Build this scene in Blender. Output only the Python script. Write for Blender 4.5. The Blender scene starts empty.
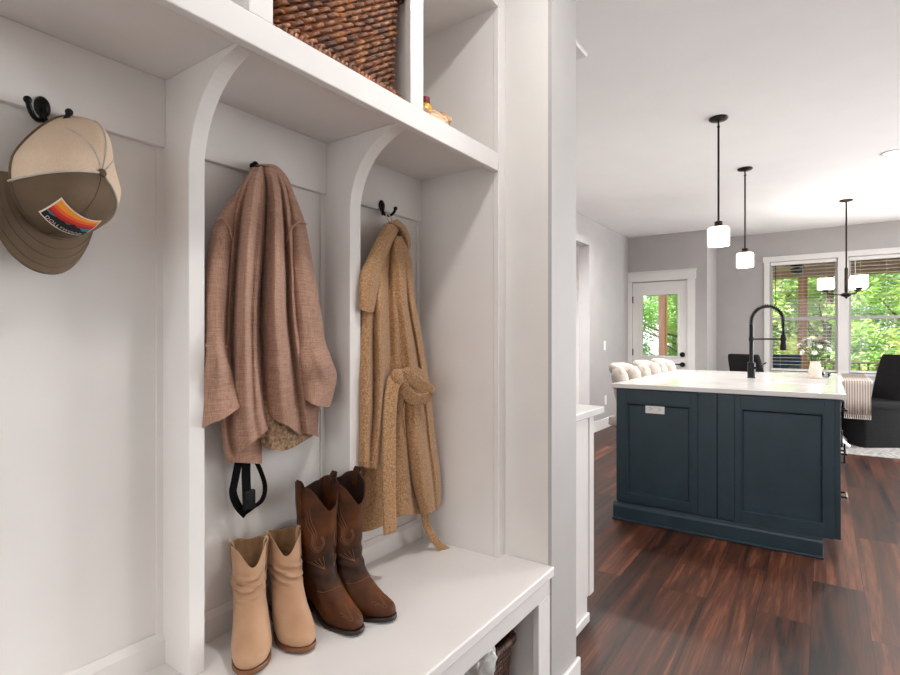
import bpy, bmesh, math, random
from math import sin, cos, pi, radians, sqrt, atan2, hypot
from mathutils import Vector, Matrix, noise
random.seed(7)
SC = bpy.context.scene
COL = SC.collection

# ------------------------------------------------------------------ camera
HC = 1.2                       # camera height
YAW = radians(35.06)
SN, CS = sin(YAW), cos(YAW)
FPX, CXP, HYP = 533.0, 450.0, 339.0
cam_d = bpy.data.cameras.new('camera')
cam_d.sensor_width = 36
cam_d.lens = FPX/900*36
cam_d.shift_y = 1.5/900
cam_d.clip_start = .02
cam = bpy.data.objects.new('camera', cam_d)
COL.objects.link(cam)
cam.location = (0, 0, HC)
cam.rotation_euler = (pi/2, 0, YAW)
SC.camera = cam

def ray(px, py):
    u = (px-CXP)/FPX
    return Vector((-SN+u*CS, CS+u*SN, (HYP-py)/FPX))
def atX(px, py, X):
    d = ray(px, py); k = X/d.x
    return Vector((X, d.y*k, HC+d.z*k))
def atY(px, py, Y):
    d = ray(px, py); k = Y/d.y
    return Vector((d.x*k, Y, HC+d.z*k))
def atZ(px, py, Z):
    d = ray(px, py); k = (Z-HC)/d.z
    return Vector((d.x*k, d.y*k, Z))

# ------------------------------------------------------------------ materials
def srgb(h):
    if isinstance(h, str):
        h = h.lstrip('#'); h = [int(h[i:i+2], 16)/255 for i in (0, 2, 4)]
    return tuple((c/12.92 if c <= .04045 else ((c+.055)/1.055)**2.4) for c in h)+(1,)

def newmat(name):
    m = bpy.data.materials.new(name); m.use_nodes = True
    nt = m.node_tree
    b = nt.nodes['Principled BSDF']
    return m, nt, b
def N(nt, t, **kw):
    n = nt.nodes.new(t)
    for k, v in kw.items():
        if k in n.inputs: n.inputs[k].default_value = v
        else: setattr(n, k, v)
    return n
def coords(nt, scale=(1, 1, 1)):
    tc = N(nt, 'ShaderNodeTexCoord'); mp = N(nt, 'ShaderNodeMapping')
    mp.inputs['Scale'].default_value = scale
    nt.links.new(tc.outputs['Object'], mp.inputs['Vector'])
    return mp.outputs['Vector']
def mat(name, c1, c2=None, rough=.5, metal=0, scale=20, stretch=(1, 1, 1), bump=0, bscale=None, detail=4, spec=.5, sheen=0, coat=0, lo=.35, hi=.65):
    m, nt, b = newmat(name)
    b.inputs['Roughness'].default_value = rough
    b.inputs['Metallic'].default_value = metal
    b.inputs['Specular IOR Level'].default_value = spec
    if sheen:
        b.inputs['Sheen Weight'].default_value = sheen
        b.inputs['Sheen Roughness'].default_value = .5
    if coat:
        b.inputs['Coat Weight'].default_value = coat
        b.inputs['Coat Roughness'].default_value = .08
    v = coords(nt, stretch)
    nz = N(nt, 'ShaderNodeTexNoise', Scale=scale, Detail=detail)
    nt.links.new(v, nz.inputs['Vector'])
    rp = N(nt, 'ShaderNodeValToRGB')
    rp.color_ramp.elements[0].position = lo; rp.color_ramp.elements[1].position = hi
    rp.color_ramp.elements[0].color = srgb(c1); rp.color_ramp.elements[1].color = srgb(c2 or c1)
    nt.links.new(nz.outputs['Fac'], rp.inputs['Fac'])
    nt.links.new(rp.outputs['Color'], b.inputs['Base Color'])
    if bump:
        src = nz
        if bscale:
            src = N(nt, 'ShaderNodeTexNoise', Scale=bscale, Detail=3)
            nt.links.new(v, src.inputs['Vector'])
        bp = N(nt, 'ShaderNodeBump', Strength=bump, Distance=.003)
        nt.links.new(src.outputs['Fac'], bp.inputs['Height'])
        nt.links.new(bp.outputs['Normal'], b.inputs['Normal'])
    return m
def emis(name, col, strength):
    m, nt, b = newmat(name)
    b.inputs['Base Color'].default_value = srgb(col)
    b.inputs['Emission Color'].default_value = srgb(col)
    b.inputs['Emission Strength'].default_value = strength
    return m

M = {}
M['white'] = mat('white_paint', '#e2dedb', '#e5e1de', .42, scale=6)
M['wallpaint'] = mat('white_wall_paint', '#dedad6', '#e1ddd9', .6, scale=8, bump=.05, bscale=300)
M['grey'] = mat('grey_wall_paint', '#b0acaa', '#b4b0ae', .65, scale=5, bump=.05, bscale=300)
M['ceil'] = mat('ceiling_paint', '#f3f2f1', '#f5f4f3', .8, scale=4, bump=.05, bscale=200)
M['trim'] = mat('trim_paint', '#e4e1de', '#e7e4e1', .4, scale=6)
M['navy'] = mat('navy_cabinet_paint', '#213640', '#263c47', .42, scale=9, bump=.03, bscale=160)
M['quartz'] = mat('white_quartz', '#dcd8d5', '#ebe9e7', .09, scale=3.2, detail=9, lo=.3, hi=.55)
M['black'] = mat('matte_black_metal', '#0d0d0e', '#131314', .42, metal=.6, scale=40)
M['bronze'] = mat('dark_bronze_metal', '#231c18', '#2e2520', .4, metal=.75, scale=40)
M['plastic_w'] = mat('white_plastic', '#eeecea', '#f1efed', .35)
M['plastic_k'] = mat('dark_plastic', '#070707', '#0c0c0c', .5, spec=.25)
M['strap'] = mat('black_webbing', '#050505', '#0a0a0a', .85, scale=300, bump=.4, spec=.15)
M['steel'] = mat('brushed_steel', '#a7a7a5', '#bbbbb9', .3, metal=.9, scale=30, stretch=(1, 20, 1))
M['tan'] = mat('tan_suede', '#a37c5c', '#b8906f', .8, scale=14, bump=.25, bscale=420, sheen=.2, lo=.3, hi=.7)
M['tanin'] = mat('tan_lining', '#8a6747', '#a07c5a', .8, scale=30)
M['tansole'] = mat('stacked_leather_sole', '#6d4226', '#7f5030', .5, scale=8, stretch=(1, 1, 60))
M['brown'] = mat('brown_distressed_leather', '#241107', '#693a18', .6, scale=11, spec=.25, bump=.3, bscale=260, lo=.36, hi=.72, detail=8)
M['brownin'] = mat('dark_brown_lining', '#2a140c', '#3d2012', .7, scale=30)
M['darksole'] = mat('dark_sole', '#1c110c', '#2b1a12', .5, scale=20)
M['stitch'] = mat('tan_stitching', '#6d472c', '#7a5235', .7)
M['lining'] = mat('fuzzy_fleece_lining', '#6f5641', '#ad8d6e', .95, scale=130, bump=1.0, sheen=.3, detail=6)
M['capbrown'] = mat('washed_olive_brown_twill', '#5b4a38', '#6d5a46', .85, scale=9, bump=.3, bscale=500)
M['rug'] = mat('grey_patterned_rug', '#6b6664', '#a09b97', .95, scale=26, bump=.5, detail=8)
M['slip'] = mat('charcoal_slipcover', '#161617', '#1d1d1e', .9, scale=40, bump=.3, bscale=400, spec=.25)
M['cream'] = mat('cream_upholstery', '#c2b8ae', '#cec5bc', .8, scale=60, bump=.2, bscale=300)
M['tablew'] = mat('whitewashed_table', '#dedbd7', '#e8e5e2', .4, scale=10)
M['cedar'] = mat('cedar_post', '#cf8c55', '#e6ab76', .7, scale=5, stretch=(8, 8, .6), bump=.1)
M['porchbrown'] = mat('brown_stained_boards', '#b89a78', '#c7a985', .7, scale=6, stretch=(1, 12, 12))
M['deck'] = mat('deck_boards', '#82705f', '#94826f', .8, scale=5, stretch=(1, 14, 1))
M['bluecush'] = mat('blue_outdoor_cushion', '#5a94bd', '#6aa3cb', .8, scale=40)
M['navycush'] = mat('navy_outdoor_cushion', '#345a7c', '#3e668a', .8, scale=40)
M['whitecush'] = mat('pale_outdoor_cushion', '#cfd6dc', '#dde3e8', .8, scale=40)
M['wicker_grey'] = mat('grey_outdoor_wicker', '#6a645e', '#857e77', .8, scale=80, bump=.5)
M['bark'] = mat('tree_bark', '#4a3a2c', '#6b5743', .9, scale=12, stretch=(4, 4, .6), bump=.6)
M['ground'] = mat('woodland_ground', '#53683a', '#7c7a4c', .95, scale=2)
M['ceramic'] = mat('cream_ceramic', '#ddd0c2', '#e7dccf', .35, scale=20)
M['petal'] = mat('white_petals', '#eeebe4', '#f6f4ef', .6)
M['petal2'] = mat('blush_petals', '#dcc7c0', '#e8d8d2', .6)
M['stemgreen'] = mat('stem_green', '#3f5b32', '#55713f', .6, scale=30)
M['fan'] = mat('tan_fan_blade', '#d9c7a2', '#e3d2b0', .5, scale=10)

def wicker(name, a, b_, c):
    m, nt, b = newmat(name)
    b.inputs['Roughness'].default_value = .5
    v = coords(nt)
    n1 = N(nt, 'ShaderNodeTexNoise', Scale=42, Detail=5)
    nt.links.new(v, n1.inputs['Vector'])
    r = N(nt, 'ShaderNodeValToRGB')
    e = r.color_ramp.elements
    e[0].position = .3; e[0].color = srgb(a); e[1].position = .72; e[1].color = srgb(c)
    x = e.new(.52); x.color = srgb(b_)
    nt.links.new(n1.outputs['Fac'], r.inputs['Fac'])
    nt.links.new(r.outputs['Color'], b.inputs['Base Color'])
    n2 = N(nt, 'ShaderNodeTexNoise', Scale=400, Detail=3); nt.links.new(v, n2.inputs['Vector'])
    bp = N(nt, 'ShaderNodeBump', Strength=.4, Distance=.002)
    nt.links.new(n2.outputs['Fac'], bp.inputs['Height']); nt.links.new(bp.outputs['Normal'], b.inputs['Normal'])
    return m
M['wicker'] = wicker('brown_seagrass', '#341707', '#7a431d', '#bd7d45')
M['wickerd'] = wicker('dark_brown_wicker', '#2a150c', '#4a2817', '#6f452c')

def tweed():
    m, nt, b = newmat('rose_brown_tweed')
    b.inputs['Roughness'].default_value = .9
    b.inputs['Sheen Weight'].default_value = .15
    v = coords(nt)
    def slub(st):
        mp = N(nt, 'ShaderNodeMapping'); mp.inputs['Scale'].default_value = st
        nt.links.new(v, mp.inputs['Vector'])
        n = N(nt, 'ShaderNodeTexNoise', Scale=1, Detail=3); nt.links.new(mp.outputs['Vector'], n.inputs['Vector'])
        return n.outputs['Fac']
    a = slub((25, 25, 420)); c = slub((420, 420, 25))
    mx = N(nt, 'ShaderNodeMath', operation='ADD'); nt.links.new(a, mx.inputs[0]); nt.links.new(c, mx.inputs[1])
    hf = N(nt, 'ShaderNodeMath', operation='MULTIPLY'); hf.inputs[1].default_value = .5; nt.links.new(mx.outputs[0], hf.inputs[0])
    r = N(nt, 'ShaderNodeValToRGB'); e = r.color_ramp.elements
    e[0].position = .36; e[0].color = srgb('#8a6755'); e[1].position = .68; e[1].color = srgb('#b6907b')
    x = e.new(.5); x.color = srgb('#a27c68')
    nt.links.new(hf.outputs[0], r.inputs['Fac']); nt.links.new(r.outputs['Color'], b.inputs['Base Color'])
    bp = N(nt, 'ShaderNodeBump', Strength=.35, Distance=.002)
    nt.links.new(hf.outputs[0], bp.inputs['Height']); nt.links.new(bp.outputs['Normal'], b.inputs['Normal'])
    return m
M['tweed'] = tweed()
def wool():
    m, nt, b = newmat('camel_boucle_wool')
    b.inputs['Roughness'].default_value = .95
    b.inputs['Sheen Weight'].default_value = .2
    v = coords(nt)
    n = N(nt, 'ShaderNodeTexNoise', Scale=190, Detail=4, Roughness=.7); nt.links.new(v, n.inputs['Vector'])
    r = N(nt, 'ShaderNodeValToRGB'); e = r.color_ramp.elements
    e[0].position = .3; e[0].color = srgb('#76543a'); e[1].position = .72; e[1].color = srgb('#cda57b')
    x = e.new(.5); x.color = srgb('#aa8159')
    nt.links.new(n.outputs['Fac'], r.inputs['Fac']); nt.links.new(r.outputs['Color'], b.inputs['Base Color'])
    bp = N(nt, 'ShaderNodeBump', Strength=.5, Distance=.003)
    nt.links.new(n.outputs['Fac'], bp.inputs['Height']); nt.links.new(bp.outputs['Normal'], b.inputs['Normal'])
    return m
M['wool'] = wool()
def capmesh():
    m, nt, b = newmat('tan_open_mesh')
    b.inputs['Base Color'].default_value = srgb('#e0c7ad'); b.inputs['Roughness'].default_value = .8
    v = coords(nt)
    vo = N(nt, 'ShaderNodeTexVoronoi', Scale=900); nt.links.new(v, vo.inputs['Vector'])
    lt = N(nt, 'ShaderNodeMath', operation='GREATER_THAN'); lt.inputs[1].default_value = .30
    nt.links.new(vo.outputs['Distance'], lt.inputs[0])
    mr = N(nt, 'ShaderNodeMapRange'); mr.inputs['To Min'].default_value = .6; mr.inputs['To Max'].default_value = 1.
    nt.links.new(lt.outputs[0], mr.inputs['Value'])
    nt.links.new(mr.outputs[0], b.inputs['Alpha'])
    return m
M['capmesh'] = capmesh()
def floor_mat():
    m, nt, b = newmat('dark_walnut_planks')
    tc = N(nt, 'ShaderNodeTexCoord')
    mp = N(nt, 'ShaderNodeMapping'); mp.inputs['Rotation'].default_value = (0, 0, pi/2)
    mp.inputs['Location'].default_value = (0, .045, 0)
    nt.links.new(tc.outputs['Object'], mp.inputs['Vector'])
    br = N(nt, 'ShaderNodeTexBrick', Scale=1)
    br.offset = .37; br.offset_frequency = 2
    br.inputs['Brick Width'].default_value = 1.35; br.inputs['Row Height'].default_value = .2
    br.inputs['Mortar Size'].default_value = .0016; br.inputs['Mortar Smooth'].default_value = .3; br.inputs['Bias'].default_value = 0
    br.inputs['Color1'].default_value = (0, 0, 0, 1); br.inputs['Color2'].default_value = (1, 1, 1, 1); br.inputs['Mortar'].default_value = (.5, .5, .5, 1)
    nt.links.new(mp.outputs['Vector'], br.inputs['Vector'])
    # per-plank offset of the grain
    sh = N(nt, 'ShaderNodeVectorMath', operation='SCALE'); sh.inputs['Scale'].default_value = 7.3
    nt.links.new(br.outputs['Color'], sh.inputs[0])
    ad = N(nt, 'ShaderNodeVectorMath', operation='ADD'); nt.links.new(tc.outputs['Object'], ad.inputs[0]); nt.links.new(sh.outputs[0], ad.inputs[1])
    def stretched(st, sc, det, dist):
        q = N(nt, 'ShaderNodeMapping'); q.inputs['Scale'].default_value = st; nt.links.new(ad.outputs[0], q.inputs['Vector'])
        n = N(nt, 'ShaderNodeTexNoise', Scale=sc, Detail=det, Distortion=dist); nt.links.new(q.outputs['Vector'], n.inputs['Vector'])
        return n.outputs['Fac']
    g1 = stretched((10, .55, 1), 1.3, 9, 1.3)
    g2 = stretched((95, 3.5, 1), 1.5, 5, .8)
    mix = N(nt, 'ShaderNodeMath', operation='MULTIPLY_ADD'); mix.inputs[1].default_value = .35; nt.links.new(g2, mix.inputs[0]); 
    mul = N(nt, 'ShaderNodeMath', operation='MULTIPLY'); mul.inputs[1].default_value = .65; nt.links.new(g1, mul.inputs[0]); nt.links.new(mul.outputs[0], mix.inputs[2])
    pl = N(nt, 'ShaderNodeMath', operation='MULTIPLY_ADD'); pl.inputs[1].default_value = .15; pl.inputs[2].default_value = -.075
    sep = N(nt, 'ShaderNodeSeparateColor'); nt.links.new(br.outputs['Color'], sep.inputs[0]); nt.links.new(sep.outputs[0], pl.inputs[0])
    tot = N(nt, 'ShaderNodeMath', operation='ADD'); nt.links.new(mix.outputs[0], tot.inputs[0]); nt.links.new(pl.outputs[0], tot.inputs[1])
    r = N(nt, 'ShaderNodeValToRGB'); e = r.color_ramp.elements
    e[0].position = .35; e[0].color = srgb('#130a07'); e[1].position = .68; e[1].color = srgb('#774730')
    x = e.new(.43); x.color = srgb('#331b12'); x = e.new(.56); x.color = srgb('#4e2b1c')
    nt.links.new(tot.outputs[0], r.inputs['Fac'])
    dk = N(nt, 'ShaderNodeMix', data_type='RGBA'); dk.inputs[7].default_value = srgb('#160b08')
    nt.links.new(br.outputs['Fac'], dk.inputs[0]); nt.links.new(r.outputs['Color'], dk.inputs[6])
    nt.links.new(dk.outputs[2], b.inputs['Base Color'])
    rr = N(nt, 'ShaderNodeMapRange'); rr.inputs['To Min'].default_value = .34; rr.inputs['To Max'].default_value = .50
    nt.links.new(g2, rr.inputs['Value']); nt.links.new(rr.outputs[0], b.inputs['Roughness'])
    bp = N(nt, 'ShaderNodeBump', Strength=.25, Distance=.002)
    hh = N(nt, 'ShaderNodeMath', operation='SUBTRACT'); nt.links.new(g2, hh.inputs[0]); nt.links.new(br.outputs['Fac'], hh.inputs[1])
    nt.links.new(hh.outputs[0], bp.inputs['Height']); nt.links.new(bp.outputs['Normal'], b.inputs['Normal'])
    b.inputs['Specular IOR Level'].default_value = .36
    return m
M['floor'] = floor_mat()
def glass_pane():
    m, nt, b = newmat('window_glass')
    nt.nodes.remove(b)
    out = nt.nodes['Material Output']
    tr = N(nt, 'ShaderNodeBsdfTransparent'); gl = N(nt, 'ShaderNodeBsdfGlossy', Roughness=.02)
    fr = N(nt, 'ShaderNodeFresnel', IOR=1.45); mx = N(nt, 'ShaderNodeMixShader')
    nt.links.new(fr.outputs[0], mx.inputs[0]); nt.links.new(tr.outputs[0], mx.inputs[1]); nt.links.new(gl.outputs[0], mx.inputs[2])
    nt.links.new(mx.outputs[0], out.inputs['Surface'])
    return m
M['glass'] = glass_pane()
def leafmat(name, c1, c2):
    m, nt, b = newmat(name)
    out = nt.nodes['Material Output']
    oi = N(nt, 'ShaderNodeTexNoise', Scale=1.1, Detail=4); nt.links.new(coords(nt), oi.inputs['Vector'])
    r = N(nt, 'ShaderNodeValToRGB'); e = r.color_ramp.elements
    e[0].position = .35; e[1].position = .65; e[0].color = srgb(c1); e[1].color = srgb(c2)
    nt.links.new(oi.outputs['Fac'], r.inputs['Fac']); nt.links.new(r.outputs['Color'], b.inputs['Base Color'])
    b.inputs['Roughness'].default_value = .6
    tl = N(nt, 'ShaderNodeBsdfTranslucent'); nt.links.new(r.outputs['Color'], tl.inputs['Color'])
    mx = N(nt, 'ShaderNodeMixShader'); mx.inputs[0].default_value = .5
    nt.links.new(b.outputs[0], mx.inputs[1]); nt.links.new(tl.outputs[0], mx.inputs[2])
    nt.links.new(mx.outputs[0], out.inputs['Surface'])
    return m
M['leaf1'] = leafmat('fresh_green_leaves', '#9cc866', '#d8ec9c')
M['leaf2'] = leafmat('deep_green_leaves', '#86b963', '#c2df92')
M['leaf3'] = leafmat('yellow_green_leaves', '#bdd06f', '#ebe5a4')
M['bouqleaf'] = leafmat('bouquet_leaves', '#4e6b41', '#7a9463')
def slatmat():
    m, nt, b = newmat('white_blind_slat'); b.inputs['Base Color'].default_value = srgb('#efedea'); b.inputs['Roughness'].default_value = .4
    out = nt.nodes['Material Output']; tl = N(nt, 'ShaderNodeBsdfTranslucent'); tl.inputs['Color'].default_value = srgb('#efedea')
    mx = N(nt, 'ShaderNodeMixShader'); mx.inputs[0].default_value = .35
    nt.links.new(b.outputs[0], mx.inputs[1]); nt.links.new(tl.outputs[0], mx.inputs[2]); nt.links.new(mx.outputs[0], out.inputs['Surface']); return m
M['slat'] = slatmat()
M['lamp'] = emis('lit_opal_glass', '#fff4e6', 2.6)
M['canlight'] = emis('lit_downlight_lens', '#fff6ea', 6)

# ------------------------------------------------------------------ mesh building
class MB:
    def __init__(s): s.v = []; s.f = []; s.mi = []
    def add(s, vs, fs, mi=0):
        o = len(s.v)
        s.v += [Vector(p) for p in vs]
        s.f += [tuple(i+o for i in f) for f in fs]
        s.mi += [mi]*len(fs)
        return s
    def box(s, x0, x1, y0, y1, z0, z1, mi=0):
        x0, x1 = min(x0, x1), max(x0, x1); y0, y1 = min(y0, y1), max(y0, y1); z0, z1 = min(z0, z1), max(z0, z1)
        vs = [(x, y, z) for z in (z0, z1) for y in (y0, y1) for x in (x0, x1)]
        return s.add(vs, [(0, 2, 3, 1), (4, 5, 7, 6), (0, 1, 5, 4), (2, 6, 7, 3), (0, 4, 6, 2), (1, 3, 7, 5)], mi)
    def loft(s, rings, closed=True, cap=True, mi=0):
        n = len(rings[0]); vs = [p for r in rings for p in r]; fs = []
        for i in range(len(rings)-1):
            for j in range(n if closed else n-1):
                k = (j+1) % n
                fs.append((i*n+j, i*n+k, (i+1)*n+k, (i+1)*n+j))
        if cap and closed:
            fs.append(tuple(range(n-1, -1, -1))); b = (len(rings)-1)*n
            fs.append(tuple(b+j for j in range(n)))
        return s.add(vs, fs, mi)
    def tube(s, pts, r, n=8, cap=True, mi=0, flat=None):
        pts = [Vector(p) for p in pts]; m = len(pts)
        rr = r if isinstance(r, (list, tuple)) else [r]*m
        rings = []; up = None
        for i, p in enumerate(pts):
            d = (pts[min(i+1, m-1)]-pts[max(i-1, 0)])
            if d.length < 1e-9: d = Vector((0, 0, 1))
            d.normalize()
            if up is None:
                up = d.orthogonal().normalized() if flat is None else Vector(flat)
            up = (up-d*up.dot(d))
            up = up.normalized() if up.length > 1e-6 else d.orthogonal().normalized()
            w = d.cross(up)
            rings.append([p+(up*cos(2*pi*k/n)+w*sin(2*pi*k/n))*rr[i] for k in range(n)])
        return s.loft(rings, True, cap, mi)
    def ribbon(s, pts, width, thick, side):
        """flat strap along pts; side(i) gives the width direction"""
        pts = [Vector(p) for p in pts]; m = len(pts); rings = []
        for i, p in enumerate(pts):
            d = (pts[min(i+1, m-1)]-pts[max(i-1, 0)]).normalized()
            w = Vector(side(i) if callable(side) else side); w = (w-d*w.dot(d)).normalized(); nn = d.cross(w)
            W = width[i] if isinstance(width, (list, tuple)) else width
            rings.append([p+w*W/2+nn*thick/2, p-w*W/2+nn*thick/2, p-w*W/2-nn*thick/2, p+w*W/2-nn*thick/2])
        return s.loft(rings)
    def cyl(s, p0, p1, r0, r1=None, n=20, mi=0):
        return s.tube([p0, p1], [r0, r0 if r1 is None else r1], n, True, mi)
    def lathe(s, prof, c=(0, 0, 0), n=32, cap=True, mi=0):
        c = Vector(c)
        rings = [[c+Vector((r*cos(2*pi*k/n), r*sin(2*pi*k/n), z)) for k in range(n)] for r, z in prof]
        return s.loft(rings, True, cap, mi)
    def ball(s, c, rx, ry=None, rz=None, n=16, m=10, mi=0):
        ry = rx if ry is None else ry; rz = rx if rz is None else rz
        c = Vector(c)
        rings = []
        for i in range(m+1):
            a = -pi/2+pi*i/m; q = max(cos(a), .01)
            rings.append([c+Vector((rx*q*cos(2*pi*k/n), ry*q*sin(2*pi*k/n), rz*sin(a))) for k in range(n)])
        return s.loft(rings, True, True, mi)
    def prism(s, poly, axis, a, b, mi=0):
        def P(p, t):
            return {'x': (t, p[0], p[1]), 'y': (p[0], t, p[1]), 'z': (p[0], p[1], t)}[axis]
        return s.loft([[P(p, a) for p in poly], [P(p, b) for p in poly]], True, True, mi)
    def xf(s, mtx):
        s.v = [mtx @ p for p in s.v]; return s
    def build(s, name, m, parent=None, smooth=False, bevel=0, seg=2, sub=0, solid=0, auto=None, keep=False):
        off = Vector((0, 0, 0)); q = parent
        while q is not None and not keep: off += Vector(q.location); q = q.parent
        me = bpy.data.meshes.new(name)
        me.from_pydata([tuple(p-off) for p in s.v], [], s.f)
        ms = m if isinstance(m, (list, tuple)) else [m]
        for x in ms: me.materials.append(x)
        if len(ms) > 1: me.polygons.foreach_set('material_index', s.mi)
        bm = bmesh.new(); bm.from_mesh(me); bmesh.ops.recalc_face_normals(bm, faces=bm.faces); bm.to_mesh(me); bm.free()
        me.polygons.foreach_set('use_smooth', [bool(smooth)]*len(me.polygons))
        o = bpy.data.objects.new(name, me); COL.objects.link(o)
        if parent is not None: o.parent = parent
        if smooth and auto:
            try: me.set_sharp_from_angle(angle=radians(auto))
            except Exception: pass
        if solid:
            d = o.modifiers.new('thickness', 'SOLIDIFY'); d.thickness = solid; d.offset = -1
        if bevel:
            d = o.modifiers.new('bevel', 'BEVEL'); d.width = bevel; d.segments = seg; d.limit_method = 'ANGLE'; d.angle_limit = radians(40)
        if sub:
            d = o.modifiers.new('sub', 'SUBSURF'); d.levels = sub; d.render_levels = sub
        return o
def box(name, x0, x1, y0, y1, z0, z1, m, parent=None, bevel=.002, **k):
    return MB().box(x0, x1, y0, y1, z0, z1).build(name, m, parent, bevel=bevel, **k)
def thing(name, label, cat, loc=(0, 0, 0), group=None):
    o = bpy.data.objects.new(name, None); COL.objects.link(o); o.location = loc
    o.empty_display_size = .1
    return tag(o, label, cat, group)
def tag(o, label, cat, group=None):
    o['label'] = label; o['category'] = cat
    if group: o['group'] = group
    return o
def struct(o): o['kind'] = 'structure'; return o
def children(o): return [c for c in list(bpy.data.objects) if c.parent == o]
def copy_tree(o, parent=None, label=None):
    c = o.copy(); COL.objects.link(c)
    if parent is not None: c.parent = parent
    for ch in children(o): copy_tree(ch, c)
    if label: c['label'] = label
    return c
def lerp(a, b, t): return a+(b-a)*t
def poly_at(P, t):
    """Catmull-Rom through the points (any dimension), t in 0..1 uniform per point"""
    n = len(P)-1; f = min(max(t, 0), 1)*n; i = min(int(f), n-1); f -= i
    p0, p1, p2, p3 = P[max(i-1, 0)], P[i], P[i+1], P[min(i+2, n)]
    def c(a, b, d, e): return .5*((2*b)+(d-a)*f+(2*a-5*b+4*d-e)*f*f+(3*b-a-3*d+e)*f**3)
    if isinstance(p1, (int, float)): return c(p0, p1, p2, p3)
    return [c(p0[k], p1[k], p2[k], p3[k]) for k in range(len(p1))]
def sm(a, b, x):
    t = min(max((x-a)/(b-a), 0), 1); return t*t*(3-2*t)
# ------------------------------------------------------------------ the shell
CZ = 2.72
XL, YD, YW = -2.42, 8.12, 8.9
XJ = -1.33
XB = -1.215                     # face of the locker back
YS, YS2, XS = 1.575, 1.78, -.71  # partition at the end of the lockers
def st(name, mb, m, **k): return struct(mb.build(name, m, None, **k))
st('floor', MB().box(-3.7, 4.6, -2.6, 9.05, -.12, 0), M['floor'])
st('ceiling', MB().box(-3.7, 4.6, -2.6, 9.05, CZ, CZ+.12), M['ceil'])
w = MB().box(XL-.14, XL, YS2, 5.3, 0, CZ).box(XL-.14, XL, 6.51, YD, 0, CZ).box(XL-.14, XL, 5.3, 6.51, 2.38, CZ)
st('wall_left', w, M['grey'])
st('wall_hallway', MB().box(-3.7, -3.6, 1.78, 9.05, 0, CZ).box(-3.6, XL-.14, 6.9, 7.0, 0, CZ), M['wallpaint'])
dl, dr = atY(632.8, 300, YD).x, atY(687.2, 300, YD).x
dt = 2.035
w = MB().box(XL-.14, dl-.005, YD, YD+.14, 0, CZ).box(dr+.005, XJ, YD, YD+.14, 0, CZ).box(dl-.005, dr+.005, YD, YD+.14, dt+.005, CZ)
w.box(XJ-.14, XJ, YD+.14, YW+.14, 0, CZ)
st('wall_back', w, M['grey'])
WX = (-.638, .152, .269, 1.06); WZ0, WZ1 = .74, 2.30
w = MB().box(XJ, WX[0], YW, YW+.14, 0, CZ).box(WX[3], 4.6, YW, YW+.14, 0, CZ)
w.box(WX[0], WX[3], YW, YW+.14, 0, WZ0).box(WX[0], WX[3], YW, YW+.14, WZ1, CZ)
st('wall_window', w, M['grey'])
# right-hand wall with three openings added for the fill lights, wall behind the camera
w = MB()
ys = [-2.6, -1.2, .6, 2.2, 4.0, 5.2, 7.4, 9.05]
for i in range(0, 7, 2): w.box(4.5, 4.62, ys[i], ys[i+1], 0, CZ)
for i in range(1, 7, 2): w.box(4.5, 4.62, ys[i], ys[i+1], 0, .3).box(4.5, 4.62, ys[i], ys[i+1], 2.4, CZ)
st('wall_right', w, M['grey'])
st('wall_mudroom_right', MB().box(1.1, 1.24, -2.6, 1.5, 0, CZ), M['wallpaint'])  # assumed unseen wall, put in to block light from the right
st('wall_rear', MB().box(-1.4, 4.6, -2.7, -2.6, 0, CZ), M['wallpaint'])
st('wall_mudroom', MB().box(-1.4, -1.245, -2.6, YS, 0, CZ), M['wallpaint'])
st('wall_partition', MB().box(-2.42, XS-.012, YS, YS2, 0, CZ).box(XS-.012, XS, YS, YS2, 0, CZ, 1), [M['wallpaint'], M['grey']])
# baseboards
bb = MB().box(XS, XS+.014, YS-.0, YS2+.010, 0, .088)
st('baseboard_partition', bb, M['trim'], bevel=.004)
st('baseboard_left', MB().box(XL, XL+.016, 6.51, YD, 0, .135).box(XL, XL+.016, 2.6, 5.3, 0, .135), M['trim'], bevel=.004)
st('baseboard_window', MB().box(XJ, 4.5, YW-.016, YW, 0, .135), M['trim'], bevel=.004)
# door casing
cl, cr = atY(627.3, 300, YD).x, atY(695.2, 300, YD).x
hz0, hz1 = dt+.012, atY(628, 273, YD).z
tr = MB().box(max(cl, XL+.001), dl-.004, YD-.02, YD, 0, hz0).box(dr+.004, cr, YD-.02, YD, 0, hz0)
st('trim_1', tr, M['trim'], bevel=.003)
tr = MB().box(XL+.001, cr+.012, YD-.026, YD, hz0, hz1-.02).box(XL+.001, cr+.02, YD-.036, YD, hz1-.02, hz1)
st('trim_2', tr, M['trim'], bevel=.003)
# door
gx0, gx1 = atY(641.5, 300, YD).x, atY(678.5, 300, YD).x
gz0, gz1 = atY(660, 356.5, YD).z, atY(660, 294, YD).z
d = thing('door_1', 'white exterior door with a tall glass pane looking onto the porch', 'door', (dl, YD, 0)); d['kind'] = 'structure'
e = MB().box(dl, gx0, YD+.004, YD+.048, .01, dt).box(gx1, dr, YD+.004, YD+.048, .01, dt)
e.box(gx0, gx1, YD+.004, YD+.048, .01, gz0).box(gx0, gx1, YD+.004, YD+.048, gz1, dt)
e.build('door_slab', M['trim'], d)
e = MB()
for a0, a1, b0, b1 in ((gx0-.016, gx0+.012, gz0-.016, gz1+.016), (gx1-.012, gx1+.016, gz0-.016, gz1+.016)):
    e.box(a0, a1, YD-.008, YD+.05, b0, b1)
e.box(gx0+.012, gx1-.012, YD-.008, YD+.05, gz0-.016, gz0+.012).box(gx0+.012, gx1-.012, YD-.008, YD+.05, gz1-.012, gz1+.016)
e.build('glass_frame', M['trim'], d, bevel=.003)

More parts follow.
